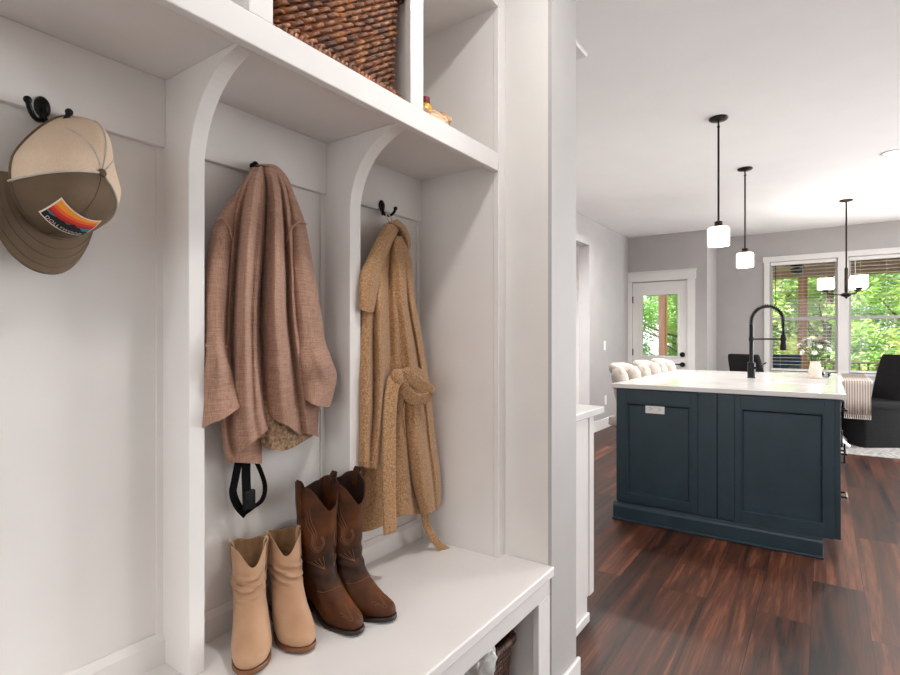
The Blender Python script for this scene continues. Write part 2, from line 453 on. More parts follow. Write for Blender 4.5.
MB().box(gx0+.01, gx1-.01, YD+.024, YD+.029, gz0+.01, gz1-.01).build('glass', M['glass'], d)
for hzv in (atY(633, 300, YD).z, atY(633, 352, YD).z, .25):
    MB().cyl((dl-.001, YD-.006, hzv-.05), (dl-.001, YD-.006, hzv+.05), .011).build('hinge', M['black'], d, smooth=True, auto=40)
k = atY(682.5, 354.6, YD)
MB().cyl((k.x, YD-.022, k.z), (k.x, YD+.004, k.z), .034, .036, 24).build('deadbolt', M['black'], d, bevel=.004)
k = atY(682.5, 364.6, YD)
h = MB().cyl((k.x, YD-.016, k.z), (k.x, YD+.004, k.z), .034, .036, 24).build('door_handle', M['black'], d, bevel=.003)
MB().tube([(k.x, YD-.01, k.z), (k.x, YD-.05, k.z), (k.x-.02, YD-.058, k.z+.002), (k.x-.06, YD-.058, k.z+.006), (k.x-.125, YD-.056, k.z-.004)], [.011, .011, .011, .010, .008], 10).build('lever', M['black'], h, smooth=True)
MB().box(dl, dr, YD-.01, YD+.14, 0, .012).build('threshold', M['bronze'], d)
# the double window
wn = thing('window_1', 'white double hung double window with raised blinds view of trees', 'window', (.2, YW, WZ0)); wn['kind'] = 'structure'
e = MB().box(WX[0]-.07, WX[0], YW-.02, YW, WZ0, WZ1).box(WX[3], WX[3]+.07, YW-.02, YW, WZ0, WZ1)
e.box(WX[0]-.085, WX[3]+.085, YW-.026, YW, WZ1, WZ1+.075)
e.build('window_casing', M['trim'], wn, bevel=.003)
e = MB().box(WX[0]-.1, WX[3]+.1, YW-.06, YW, WZ0-.028, WZ0).box(WX[0]-.07, WX[3]+.07, YW-.018, YW, WZ0-.1, WZ0-.028)
e.build('window_sill', M['trim'], wn, bevel=.003)
MB().box(WX[1], WX[2], YW-.012, YW+.13, WZ0, WZ1).build('mullion', M['trim'], wn, bevel=.003)
RZ = 1.49
for x0, x1 in ((WX[0], WX[1]), (WX[2], WX[3])):
    fr = MB()
    for (za, zb, yy) in ((WZ0, RZ+.02, YW+.075), (RZ-.02, WZ1, YW+.105)):
        fr.box(x0, x0+.03, yy, yy+.03, za, zb).box(x1-.03, x1, yy, yy+.03, za, zb)
        fr.box(x0+.03, x1-.03, yy, yy+.03, za, za+.04).box(x0+.03, x1-.03, yy, yy+.03, zb-.04, zb)
    so = fr.build('sash', M['trim'], wn)
    MB().box(x0+.028, x1-.028, YW+.088, YW+.092, WZ0+.035, RZ-.018).box(x0+.028, x1-.028, YW+.118, YW+.122, RZ+.018, WZ1-.038).build('pane', M['glass'], so)
for i, (x0, x1) in enumerate(((WX[0], WX[1]), (WX[2], WX[3]))):
    bl = thing('window_blind', ('white slatted blind hanging open in the window half nearer the faucet', 'white slatted blind hanging open in the window half behind the dark chair')[i], 'blind', ((x0+x1)/2, YW+.035, WZ1), 'open slatted window blinds')
    MB().box(x0+.008, x1-.008, YW+.008, YW+.062, WZ1-.05, WZ1-.002).build('headrail', M['plastic_w'], bl, bevel=.003)
    s = MB(); z = WZ1-.085; ta = radians(2)
    while z > WZ0+.06:
        dy, dz = .024*cos(ta), .024*sin(ta)
        s.prism([(YW+.035-dy, z-dz), (YW+.035+dy, z+dz), (YW+.035+dy, z+dz+.0028), (YW+.035, z+.0045), (YW+.035-dy, z-dz+.0028)], 'x', x0+.012, x1-.012)
        z -= .0475
    s.build('slats', M['slat'], bl)
    MB().box(x0+.012, x1-.012, YW+.012, YW+.058, WZ0+.012, WZ0+.032).build('bottom_rail', M['plastic_w'], bl, bevel=.003)
    c = MB()
    for fx in (.16, .5, .84): c.cyl((lerp(x0, x1, fx), YW+.009, WZ0+.03), (lerp(x0, x1, fx), YW+.009, WZ1-.05), .0012, n=6)
    c.build('ladder_cord', M['plastic_w'], bl)
    MB().tube([(x0+.07, YW+.003, WZ1-.05), (x0+.072, YW+.0, WZ1-.5), (x0+.07, YW+.001, WZ1-.72)], .004, 6).build('wand', M['plastic_k'] if i == 0 else M['plastic_w'], bl)

# ------------------------------------------------------------------ built-in locker bench
BZ = .478                       # bench top
D1, D2, YE = (.607, .643), (1.077, 1.12), 1.53
XD, XF = -1.103, -.878          # divider front, face frame front
SB, LB, LT = 1.776, 1.752, 1.812
YL = -.9                        # the unit runs on past the left of the view
lk = thing('mudroom_locker', 'white built-in locker bench with arched dividers, hooks board and open cubbies above', 'built-in locker', (XB, .5, 0))
MB().box(XB-.03, XB, YL, YS, 0, CZ-.001).build('back_panel', M['white'], lk)
MB().box(XB, -.70, YL, YS, BZ-.03, BZ).build('bench_top', M['white'], lk, bevel=.004)
MB().box(-.735, -.714, YL, YS, .387, BZ-.03).build('bench_apron', M['white'], lk, bevel=.002)
MB().box(XB, -.735, YL, YS, .06, .08).build('bottom_shelf', M['white'], lk, bevel=.002)
MB().box(-.735, -.714, YL, YS, 0, .1).build('toe_rail', M['white'], lk, bevel=.002)
for y0, y1 in ((1.49, YS), (1.035, 1.08), (.565, .61)):
    MB().box(-.735, -.714, y0 if y0 > 1.4 else y0, y1, .1, .387).build('bench_stile', M['white'], lk, bevel=.002)
for y0, y1 in ((1.51, YS), (1.045, 1.07), (.575, .6)):
    MB().box(XB, -.735, y0, y1, .08, BZ-.03).build('bench_partition', M['white'], lk, bevel=.002)
# shelf under the cubbies
MB().box(XB, XF+.0-.02, YL, YE, SB, LT).build('shelf', M['white'], lk)
MB().box(XF-.02, XF+.001, YL, YE-.0005, LB, LT).build('shelf_lip', M['white'], lk, bevel=.0025)
# arched dividers
for y0, y1 in (D1, D2, (.135, .171)):
    P = [(XB, BZ), (XD, BZ), (XD, 1.55)]
    R = XF-.024-XD; H = SB-1.565
    for i in range(0, 21):
        a = pi/2*i/20
        P.append((XD+R*(1-cos(a)), 1.565+(H-.005)*sin(a)))
    P += [(XF-.024, SB), (XB, SB)]
    e = MB().prism(P, 'y', y0, y1)
    e.build('divider', M['white'], lk, bevel=.002)
# right end panel and face stile
MB().box(XB, XF-.02, YE, YS, BZ, CZ-.001).build('end_panel', M['white'], lk)
MB().box(XF-.02, XF, YE, YS, BZ, CZ-.001).build('end_stile', M['white'], lk, bevel=.002)
# hook boards and bottom rail in each bay
for y0, y1 in ((.171, D1[0]), (D1[1], D2[0]), (D2[1], YE)):
    MB().box(XB, XB+.016, y0, y1, 1.626, SB).build('hook_board', M['white'], lk, bevel=.002)
    MB().prism([(XB, BZ), (XB+.014, BZ), (XB+.014, BZ+.052), (XB+.005, BZ+.068), (XB, BZ+.068)], 'y', y0, y1).build('back_rail', M['white'], lk)
    c = MB().box(XB, XB+.006, y1-.014, y1, BZ+.068, 1.626)
    c.build('corner_bead', M['white'], lk)
# cubbies above
CT = 2.295
for y0, y1 in ((.597, .652), (1.073, 1.128)):
    MB().box(XF-.02, XF, y0, y1, LT, CT).build('cubby_stile', M['white'], lk, bevel=.002)
    MB().box(XB, XF-.02, y0+.012, y1-.012, LT, CT).build('cubby_divider', M['white'], lk)
MB().box(XB, XF-.02, YL, YE, CT, CT+.02).build('cubby_top', M['white'], lk)
MB().box(XF-.02, XF, YL, YE-.0005, CT, CZ-.001).build('crown_rail', M['white'], lk, bevel=.002)

# coat hooks: round plate, two arms with ball tips
def hook(y, z, label):
    t = thing('coat_hook', label, 'coat hook', (XB+.016, y, z), 'black double coat hooks')
    x = XB+.016
    MB().lathe([(.004, 0), (.012, .0), (.0135, .003), (.011, .0075), (.004, .009)], (0, 0, 0), 24).xf(Matrix.Translation((x, y, z)) @ Matrix.Diagonal((1, 1, 1.5, 1)) @ Matrix.Rotation(pi/2, 4, 'Y')).build('plate', M['black'], t, smooth=True)
    MB().tube([(x+.004, y, z), (x+.006, y, z-.018), (x+.010, y, z-.026)], [.006, .006, .0075], 10).build('stem', M['black'], t, smooth=True)
    for s in (-1, 1):
        P = [(x+.008, y, z-.022), (x+.014, y+s*.008, z-.030), (x+.024, y+s*.019, z-.030), (x+.032, y+s*.028, z-.019), (x+.035, y+s*.032, z-.006)]
        P = [poly_at(P, i/14) for i in range(15)]
        e = MB().tube(P, [.0045]*13+[.0042, .004], 10); e.ball(P[-1], .0068)
        e.build('prong', M['black'], t, smooth=True)
    return t
HK = []
for (px, py, lb) in ((42.5, 107, 'black double coat hook that carries the trucker cap'), (256, 169, 'black double coat hook mostly hidden under the rose brown blazer'), (382, 206, 'black double coat hook with its curled arms showing above the camel coat')):
    p = atX(px, py, XB+.02); HK.append(p); hook(p.y, p.z, lb)

# ------------------------------------------------------------------ kitchen run behind the partition
kb = thing('base_cabinet', 'white base cabinet end panel with toe kick just behind the partition wall', 'cabinet', (-1.5, 2.0, 0))
P = [(YS2+.002, 0), (2.195, 0), (2.195, .1), (2.262, .1), (2.262, .875), (YS2+.002, .875)]
MB().prism(P, 'x', -2.40, -.826).build('cabinet_body', M['white'], kb, bevel=.002)
e = MB().box(-.826, -.821, YS2+.002, YS2+.05, .1, .875).box(-.826, -.821, 2.21, 2.262, .1, .875)
e.build('end_stile', M['white'], kb, bevel=.002)
MB().box(-.826, -.814, YS2+.002, 2.195, 0, .04).build('base_molding', M['trim'], kb, bevel=.005)
for x in (-1.3, -1.85):
    dd = MB().box(x-.25, x+.25, 2.262, 2.282, .13, .85).build('door', M['white'], kb, bevel=.003)
    MB().tube([(x+.2, 2.282, .68), (x+.2, 2.307, .68), (x+.2, 2.307, .8), (x+.2, 2.282, .8)], .005, 8).build('handle', M['black'], dd, smooth=True)
tag(MB().box(-2.40, -.787, YS2+.001, 2.30, .876, .906).build('countertop', M['quartz'], bevel=.004), 'short white stone countertop poking out past the partition wall', 'countertop')
uc = thing('wall_cabinet', 'white upper cabinet whose crown molding just peeks past the partition wall', 'cabinet', (-1.6, 1.95, 1.4))
MB().box(-2.40, -.85, YS2+.002, 2.08, 1.4, 2.368).build('cabinet_body', M['white'], uc, bevel=.002)
P = [(0, 0), (.046, .0), (.05, .004), (.05, .016), (.046, .02), (0, .02)]
e = MB()
rings = []
for (x, z) in P: rings.append([(-2.40, 2.08+x, 2.366+z), (-.85+x, 2.08+x, 2.366+z), (-.85+x, YS2+.002, 2.366+z), (-2.40, YS2+.002, 2.366+z)])
e.loft(rings, True, True)
e.build('crown_molding', M['trim'], uc)

# ------------------------------------------------------------------ wall plates
def plate(px, py, label, name, cat, kind):
    p = atX(px, py, XL)
    t = thing(name, label, cat, (XL, p.y, p.z))
    MB().box(XL, XL+.006, p.y-.04, p.y+.04, p.z-.062, p.z+.062).build('cover_plate', M['plastic_w'], t, bevel=.003)
    if kind == 's':
        MB().box(XL+.006, XL+.010, p.y-.017, p.y+.017, p.z-.034, p.z+.034).build('rocker', M['plastic_w'], t, bevel=.002)
    else:
        for s in (-1, 1):
            MB().box(XL+.006, XL+.008, p.y-.016, p.y+.016, p.z+s*.024-.014, p.z+s*.024+.014).build('receptacle', M['plastic_w'], t, bevel=.001)
plate(604.5, 345.5, 'white light switch on the grey left wall above the outlet', 'light_switch', 'light switch', 's')
plate(605.3, 400, 'white outlet on the grey left wall just above the baseboard', 'wall_outlet', 'outlet', 'o')
# ------------------------------------------------------------------ island
IY, IX0, IX1 = 3.56, -1.137, .075
IB, TZ = 5.42, .905
isl = thing('kitchen_island', 'navy blue paneled kitchen island with drawers, standing on the dark wood floor', 'kitchen island', (-.5, 4.4, 0))
X = lambda px, y=IY: atY(px, 400, y).x
Z = lambda px, py: atY(px, py, IY).z
BT = .873
# carcase behind the end panel, seating overhang on the stool side
MB().box(-.80, IX1-.02, IY+.06, IB-.04, .11, .64).box(-.80, -.36, IY+.06, IB-.04, .64, BT).box(.045, IX1-.02, IY+.06, IB-.04, .64, BT).box(-.36, .045, IY+.06, 4.13, .64, BT).box(-.36, .045, 4.83, IB-.04, .64, BT).build('cabinet_body', M['navy'], isl)
MB().box(-.78, -.006, IY+.05, IB-.03, 0, .11).build('toe_kick', M['navy'], isl)
# near end panel: flat sheet, two framed recessed panels
P = [(IX0, .0), (-.006, 0), (-.006, .112), (IX1, .112), (IX1, BT), (IX0, BT)]
MB().prism(P, 'y', IY+.012, IY+.06).build('end_panel', M['navy'], isl, bevel=.002)
P = [(-.80, .0), (IX1-.1, 0), (IX1-.1, .112), (IX1, .112), (IX1, BT), (-.80, BT)]
MB().prism(P, 'y', IB-.04, IB).build('end_panel', M['navy'], isl, bevel=.002)
def frame_panel(x0, x1, z0, z1, xi0, xi1, zi0, zi1):
    e = MB().box(x0, xi0, IY-.008, IY+.012, z0, z1).box(xi1, x1, IY-.008, IY+.012, z0, z1)
    e.box(xi0, xi1, IY-.008, IY+.012, z0, zi0).box(xi0, xi1, IY-.008, IY+.012, zi1, z1)
    fr = e.build('panel_frame', M['navy'], isl, bevel=.0015)
    # stepped ogee molding inside the frame
    w = .016; prof = [(0, -.008), (.004, -.011), (.008, -.008), (.012, .002), (w, .009)]
    rings = []
    for dx, dy in prof:
        rings.append([(xi0+dx, IY+dy, zi0+dx), (xi1-dx, IY+dy, zi0+dx), (xi1-dx, IY+dy, zi1-dx), (xi0+dx, IY+dy, zi1-dx)])
    MB().loft(rings, True, False).build('panel_molding', M['navy'], fr)
    MB().box(xi0, xi1, IY+.007, IY+.012, zi0, zi1).build('center_panel', M['navy'], fr)
frame_panel(IX0+.002, X(698), .13, .868, X(627), X(690.5), Z(628, 493), Z(628, 402.5))
frame_panel(X(735), IX1-.03, .114, .868, X(741), X(824), Z(742, 511), Z(742, 408.5))
MB().box(X(698)+.001, X(717)-.001, IY-.005, IY+.012, .12, BT).box(X(718), X(735)-.001, IY-.005, IY+.012, .12, BT).build('center_stile', M['navy'], isl, bevel=.0015)
P = [(IY+.012, 0), (IY-.016, 0), (IY-.016, .086), (IY-.012, .098), (IY-.002, .106), (IY-.0, .112), (IY+.012, .112)]
MB().prism(P, 'x', IX0-.018, -.004).build('baseboard', M['navy'], isl, bevel=.001)
MB().box(IX0-.022, .0, IY-.026, IY-.016, 0, .014).build('shoe_molding', M['navy'], isl, bevel=.004)
# drawer fronts and doors along the right side
fx0, fx1 = IX1-.02, IX1
y = IY+.075
def pull(par, yc, zc, L=.12, vert=False):
    x = fx1
    q = [(x, -L/2), (x+.03, -L/2), (x+.03, L/2), (x, L/2)]
    pts = [((a, yc+b, zc) if not vert else (a, yc, zc+b)) for a, b in q]
    MB().tube(pts, .0055, 8).build('pull', M['black'], par, smooth=True, auto=40)
for (w_, rows) in ((.44, ((.125, .36), (.372, .606), (.618, .862))), (.60, ((.125, .606), (.618, .862))), (.36, ((.125, .606), (.618, .862))), (.34, ((.125, .862),))):
    for z0, z1 in rows:
        nm = 'drawer' if z1-z0 < .3 else 'door'
        f = MB().box(fx0, fx1, y, y+w_-.006, z0, z1).build(nm, M['navy'], isl, bevel=.003)
        if nm == 'drawer': pull(f, y+w_/2, (z0+z1)/2+.05)
        else: pull(f, y+.06, z1-.12, .12, True)
    y += w_
# outlet on the near panel (lies flat, two receptacles)
a, b_ = atY(645.3, 403.5, IY), atY(664.5, 414.5, IY)
ot = thing('island_outlet', 'white double outlet plate set sideways on the left island panel', 'outlet', ((a.x+b_.x)/2, IY+.007, (a.z+b_.z)/2))
MB().box(a.x, b_.x, IY+.0, IY+.007, b_.z, a.z).build('cover_plate', M['plastic_w'], ot, bevel=.0025)
cx, cz = (a.x+b_.x)/2, (a.z+b_.z)/2
for s in (-1, 1):
    rc = MB().box(cx+s*.027-.017, cx+s*.027+.017, IY-.0025, IY, cz-.015, cz+.015).build('receptacle', M['plastic_w'], ot, bevel=.001)
    e = MB()
    for dz in (-.006, .006): e.box(cx+s*.027-.006, cx+s*.027+.003, IY-.0032, IY-.0024, cz+dz-.001, cz+dz+.001)
    e.cyl((cx+s*.027+.010, IY-.0032, cz), (cx+s*.027+.010, IY-.0024, cz), .0025, n=10)
    e.build('slots', M['plastic_k'], rc)
# countertop with the sink cut out
CX0, CX1, CY0, CY1 = -1.162, .10, 3.535, 5.49
SX0, SX1, SY0, SY1 = -.33, .02, 4.16, 4.80
e = MB()
def ring(z, d=0): return [(CX0+d, CY0+d, z), (CX1-d, CY0+d, z), (CX1-d, CY1-d, z), (CX0+d, CY1-d, z)]
def hole(z): return [(SX0, SY0, z), (SX1, SY0, z), (SX1, SY1, z), (SX0, SY1, z)]
e.loft([hole(.875), ring(.875, .003), ring(.878, 0), ring(.901, 0), ring(.904, .0015), ring(TZ, .004), hole(TZ), hole(.875)], True, False)
tag(e.build('island_countertop', M['quartz']), 'large white polished countertop on the navy island, with a sink cut out', 'countertop')
sk = thing('kitchen_sink', 'white undermount sink let into the island countertop beside the black faucet', 'sink', ((SX0+SX1)/2, (SY0+SY1)/2, .66))
def rr(x0, x1, y0, y1, z, r=.03, n=5):
    P = []
    for (cx_, cy_, a0) in ((x1-r, y1-r, 0), (x0+r, y1-r, 90), (x0+r, y0+r, 180), (x1-r, y0+r, 270)):
        for i in range(n+1):
            a = radians(a0+90*i/n); P.append((cx_+r*cos(a), cy_+r*sin(a), z))
    return P
e = MB().loft([rr(SX0-.02, SX1+.02, SY0-.02, SY1+.02, .8745), rr(SX0-.004, SX1+.004, SY0-.004, SY1+.004, .8745), rr(SX0-.002, SX1+.002, SY0-.002, SY1+.002, .70), rr(SX0+.02, SX1-.02, SY0+.02, SY1-.02, .67)], True, False)
e.add(rr(SX0+.02, SX1-.02, SY0+.02, SY1-.02, .67), [tuple(range(24))])
e.build('basin', M['plastic_w'], sk)
MB().lathe([(.03, .672), (.04, .674), (.042, .671)], ((SX0+SX1)/2, (SY0+SY1)/2, 0), 24).build('drain', M['steel'], sk, smooth=True)
# spring faucet
fp = atZ(751.3, 378, TZ); fx, fy = fp.x, fp.y
fc = thing('kitchen_faucet', 'matte black spring neck faucet rising from the island countertop', 'faucet', (fx, fy, TZ))
MB().lathe([(.031, TZ), (.031, TZ+.004), (.0265, TZ+.008), (.0265, TZ+.115), (.022, TZ+.12)], (fx, fy, 0), 28).build('base_body', M['black'], fc, smooth=True, auto=35)
MB().tube([(fx+.02, fy-.01, TZ+.075), (fx+.05, fy-.02, TZ+.085), (fx+.10, fy-.04, TZ+.12)], [.010, .006, .005], 10).build('handle', M['black'], fc, smooth=True)
MB().cyl((fx, fy, TZ+.11), (fx, fy, TZ+.40), .014, n=20).build('riser', M['black'], fc, smooth=True, auto=35)
RA = .103; zc = TZ+.425
arc = [(fx, fy, TZ+.39), (fx, fy, zc)]+[(fx+RA-RA*cos(a), fy, zc+RA*1.12*sin(a)) for a in [pi*i/30 for i in range(1, 30)]]+[(fx+2*RA, fy, zc), (fx+2*RA, fy, TZ+.32)]
MB().tube(arc, .0085, 10).build('hose', M['black'], fc, smooth=True)
L = [0]
for i in range(1, len(arc)): L.append(L[-1]+(Vector(arc[i])-Vector(arc[i-1])).length)
def along(d):
    for i in range(1, len(arc)):
        if d <= L[i]:
            f = (d-L[i-1])/(L[i]-L[i-1]); return Vector(arc[i-1]).lerp(Vector(arc[i]), f), (Vector(arc[i])-Vector(arc[i-1])).normalized()
    return Vector(arc[-1]), Vector((0, 0, -1))
hp = []; nt_ = 30
for i in range(nt_*12+1):
    d = .012+(L[-1]*.86)*i/(nt_*12); p, tg = along(d); u_ = Vector((0, 1, 0)); v_ = tg.cross(u_); a = 2*pi*i/12
    hp.append(p+(u_*cos(a)+v_*sin(a))*.0145)
MB().tube(hp, .0034, 5).build('spring', M['black'], fc, smooth=True)
MB().lathe([(.012, TZ+.33), (.017, TZ+.325), (.018, TZ+.26), (.0215, TZ+.25), (.0215, TZ+.215), (.018, TZ+.212)], (fx+2*RA, fy, 0), 24).build('spray_head', M['black'], fc, smooth=True, auto=35)
e = MB().cyl((fx, fy, TZ+.295), (fx+2*RA-.016, fy, TZ+.295), .0065, n=12)
e.lathe([(.0175, TZ+.28), (.0175, TZ+.31)], (fx, fy, 0), 20); e.lathe([(.022, TZ+.285), (.022, TZ+.305)], (fx+2*RA, fy, 0), 20)
e.build('support_arm', M['black'], fc, smooth=True, auto=35)

# vase and bouquet
vp = atZ(815, 378.3, TZ)
vx, vy = vp.x, vp.y
vs = thing('flower_vase', 'cream ceramic vase holding white flowers on the island countertop', 'vase', (vx, vy, TZ))
MB().lathe([(.03, TZ), (.038, TZ+.004), (.041, TZ+.03), (.040, TZ+.06), (.033, TZ+.10), (.03, TZ+.118), (.033, TZ+.128), (.03, TZ+.127), (.026, TZ+.115), (.034, TZ+.06), (.03, TZ+.01)], (vx, vy, 0), 32).build('vase_body', M['ceramic'], vs, smooth=True)
bq = thing('flower_bouquet', 'loose bouquet of white and blush flowers with green leaves in the cream vase', 'flowers', (vx, vy, TZ+.1))
stems = MB(); lv = MB(); heads = []
rnd = random.Random(3)
for i in range(20):
    a = rnd.uniform(0, 2*pi); r = sqrt(rnd.random())*.115; h = .30-r*.55+rnd.uniform(-.05, .03)
    p0 = Vector((vx+cos(a)*.008, vy+sin(a)*.008, TZ+.03)); p1 = Vector((vx+cos(a)*r*.3, vy+sin(a)*r*.3, TZ+.16)); p2 = Vector((vx+cos(a)*r, vy+sin(a)*r, TZ+h))
    pts = [poly_at([p0, p1, p2], k/8) for k in range(9)]
    stems.tube(pts, .0016, 6)
    heads.append((Vector(pts[-1]), (Vector(pts[-1])-Vector(pts[-3])).normalized()))
    for k in range(5):
        b0 = Vector(pts[4+k % 4]); an = rnd.uniform(0, 2*pi); dr_ = Vector((cos(an), sin(an), rnd.uniform(-.1, .7))).normalized(); LL = rnd.uniform(.03, .055)
        sd = dr_.cross(Vector((0, 0, 1))).normalized()*LL*.2
        lv.add([b0, b0+dr_*LL*.5+sd, b0+dr_*LL, b0+dr_*LL*.5-sd, b0+dr_*LL*.5+Vector((0, 0, -.004))], [(0, 1, 4), (1, 2, 4), (2, 3, 4), (3, 0, 4)])
stems.build('stems', M['stemgreen'], bq); lv.build('leaves', M['bouqleaf'], bq)
for i, (p, dr_) in enumerate(heads):
    e = MB(); R_ = rnd.uniform(.019, .03)
    q = dr_.to_track_quat('Z', 'Y').to_matrix().to_4x4()
    for lay, (nn, tilt, rs) in enumerate(((7, .35, 1), (6, .75, .8), (5, 1.1, .6))):
        for k in range(nn):
            a = 2*pi*(k+.5*lay)/nn; c, s_ = cos(a), sin(a); rr_ = R_*rs
            mid = Vector((c*rr_*.6*cos(tilt), s_*rr_*.6*cos(tilt), rr_*.5*sin(tilt))); tip = Vector((c*rr_*cos(tilt), s_*rr_*cos(tilt), rr_*sin(tilt)))
            sd = Vector((-s_, c, 0))*rr_*.4
            e.add([(0, 0, 0), mid+sd, tip+sd*.5, tip-sd*.5, mid-sd], [(0, 1, 2, 3), (0, 3, 4)])
    e.ball((0, 0, R_*.25), R_*.3, n=8, m=6)
    e.xf(Matrix.Translation(p) @ q)
    e.build('blossom', M['petal2'] if i % 5 == 2 else M['petal'], bq)
gd = atZ(826, 377.8, TZ)
tag(MB().lathe([(.016, TZ), (.017, TZ+.003), (.03, TZ+.02), (.034, TZ+.036), (.032, TZ+.036), (.027, TZ+.02), (.012, TZ+.005)], (gd.x, gd.y, 0), 24).build('glass_dish', M['glass'], smooth=True), 'small clear glass dish beside the cream vase on the island', 'dish')

# ------------------------------------------------------------------ counter stools on the far (left) side
def make_stool():
    r = thing('counter_stool', 'x', 'stool', (0, 0, 0), 'cream counter stools along the island')
    # faces +x; seat centre at the origin
    S = .66
    e = MB(); P = []
    def rrect(h, z, x0=-.22, x1=.22):
        return [(c[0], c[1], z) for c in rr(x0+h, x1-h, -.215+h, .215-h, z, .06, 5)]
    e.loft([rrect(.03, S-.09), rrect(0, S-.075), rrect(0, S-.02), rrect(.03, S)], True, True)
    e.build('seat', M['cream'], r, smooth=True, auto=60)
    # curved back shell with a slot: bands of an arc, leaning back
    def band(z0, z1, w, th, aw):
        rings = []
        n = 26
        for i in range(n+1):
            f = -1+2*i/n; a = f*aw
            zz1 = z1-.06*max(0, abs(f)-.55)**1.5*2
            sec = []
            for k in range(12):
                q = 2*pi*k/12; zz = lerp(z0, zz1, .5+.5*sin(q)); d = th/2*cos(q)
                lean = -(zz-S)*.22
                R_ = w+d
                sec.append((-R_*cos(a)+lean+.04, R_*sin(a)*1.02, zz))
            rings.append(sec)
        return rings
    e = MB().loft(band(S+.272, S+.36, .2, .06, 1.15), True, True)
    e.build('backrest', M['cream'], r, smooth=True)
    e = MB().loft(band(S-.03, S+.252, .2, .06, 1.25), True, True)
    e.build('lumbar_pad', M['cream'], r, smooth=True)
    for s in (-1, 1):
        rings = []
        e = MB()
        a = s*.92
        pts = []
        for zz in (S+.18, S+.24, S+.28, S+.33):
            pts.append((-.2*cos(a)-(zz-S)*.22+.04, .2*sin(a)*1.02, zz))
        e.tube(pts, [.05, .058, .058, .036], 12); e.build('back_side', M['cream'], r, smooth=True)
    for sx in (-1, 1):
        for sy in (-1, 1):
            MB().cyl((sx*.15, sy*.15, S-.085), (sx*.15, sy*.15, 0), .018, .012, 12).build('leg', M['black'], r, smooth=True, auto=40)
    e = MB(); z = .22; q = .15
    for a, b_ in (((-q, -q), (q, -q)), ((q, -q), (q, q)), ((q, q), (-q, q)), ((-q, q), (-q, -q))): e.cyl((a[0], a[1], z), (b_[0], b_[1], z), .008, n=8)
    e.build('footrest', M['black'], r)
    return r
s0 = make_stool()
lbs = ('cream barrel-back counter stool nearest the light switch end of the island', 'cream barrel-back counter stool in the middle of the row of three', 'cream barrel-back counter stool closest to the exterior door')
for i, yy in enumerate((3.99, 4.6, 5.16)):
    o = s0 if i == 0 else copy_tree(s0)
    o.location = (-1.06, yy, 0); o['label'] = lbs[i]

# ------------------------------------------------------------------ pendants and chandelier
def shade(par, c, r, z0, z1, nm='shade'):
    P = [(r*.35, z1), (r*.9, z1), (r, z1-.012), (r, z0), (r-.005, z0), (r-.005, z1-.016), (r*.3, z1-.012)]
    return MB().lathe(P, (c[0], c[1], 0), 36, cap=False).build(nm, M['lamp'], par, smooth=True, auto=50)
for i, (px, py, lb) in enumerate(((718.5, 118, 'drum glass pendant on a bronze rod above the island end nearer the outlet'), (745, 168.5, 'drum glass pendant on a bronze rod above the island end nearer the window'))):
    p = atZ(px, py, CZ)
    t = thing('pendant_light', lb, 'pendant lamp', (p.x, p.y, CZ), 'drum glass pendants over the island')
    MB().lathe([(.06, CZ), (.062, CZ-.006), (.055, CZ-.014), (.02, CZ-.02), (.012, CZ-.022)], (p.x, p.y, 0), 32).build('canopy', M['bronze'], t, smooth=True, auto=40)
    e = MB().tube([(p.x, p.y, CZ-.02), (p.x, p.y, CZ-.05)], .006, 8); e.ball((p.x, p.y, CZ-.06), .010)
    e.build('swivel', M['bronze'], t, smooth=True)
    MB().cyl((p.x, p.y, CZ-.06), (p.x, p.y, 2.0), .0068, n=12).build('rod', M['bronze'], t, smooth=True, auto=40)
    MB().lathe([(.012, 2.012), (.026, 2.006), (.026, 1.975), (.034, 1.966)], (p.x, p.y, 0), 24).build('socket_cap', M['bronze'], t, smooth=True, auto=40)
    shade(t, (p.x, p.y), .069, 1.842, 1.966)
    ld = bpy.data.lights.new('pendant_bulb', 'POINT'); ld.energy = 22; ld.color = (1, .95, .89); ld.shadow_soft_size = .04
    lo = bpy.data.objects.new('pendant_bulb', ld); COL.objects.link(lo); lo.location = (p.x, p.y, 1.87)
p = atZ(846.3, 200, CZ)
ch = thing('chandelier', 'bronze chandelier with three upturned drum glass shades over the dining table', 'chandelier', (p.x, p.y, CZ))
MB().lathe([(.062, CZ), (.064, CZ-.006), (.055, CZ-.014), (.02, CZ-.02), (.012, CZ-.022)], (p.x, p.y, 0), 32).build('canopy', M['bronze'], ch, smooth=True, auto=40)
MB().cyl((p.x, p.y, CZ-.02), (p.x, p.y, 1.67), .0085, n=12).build('rod', M['bronze'], ch, smooth=True, auto=40)
MB().lathe([(.012, 1.98), (.017, 1.97), (.017, 1.72), (.012, 1.71)], (p.x, p.y, 0), 20).build('sleeve', M['bronze'], ch, smooth=True, auto=40)
MB().lathe([(.012, 1.71), (.05, 1.695), (.055, 1.68), (.04, 1.668), (.012, 1.655), (.006, 1.64)], (p.x, p.y, 0), 28).build('hub', M['bronze'], ch, smooth=True)
du = 0
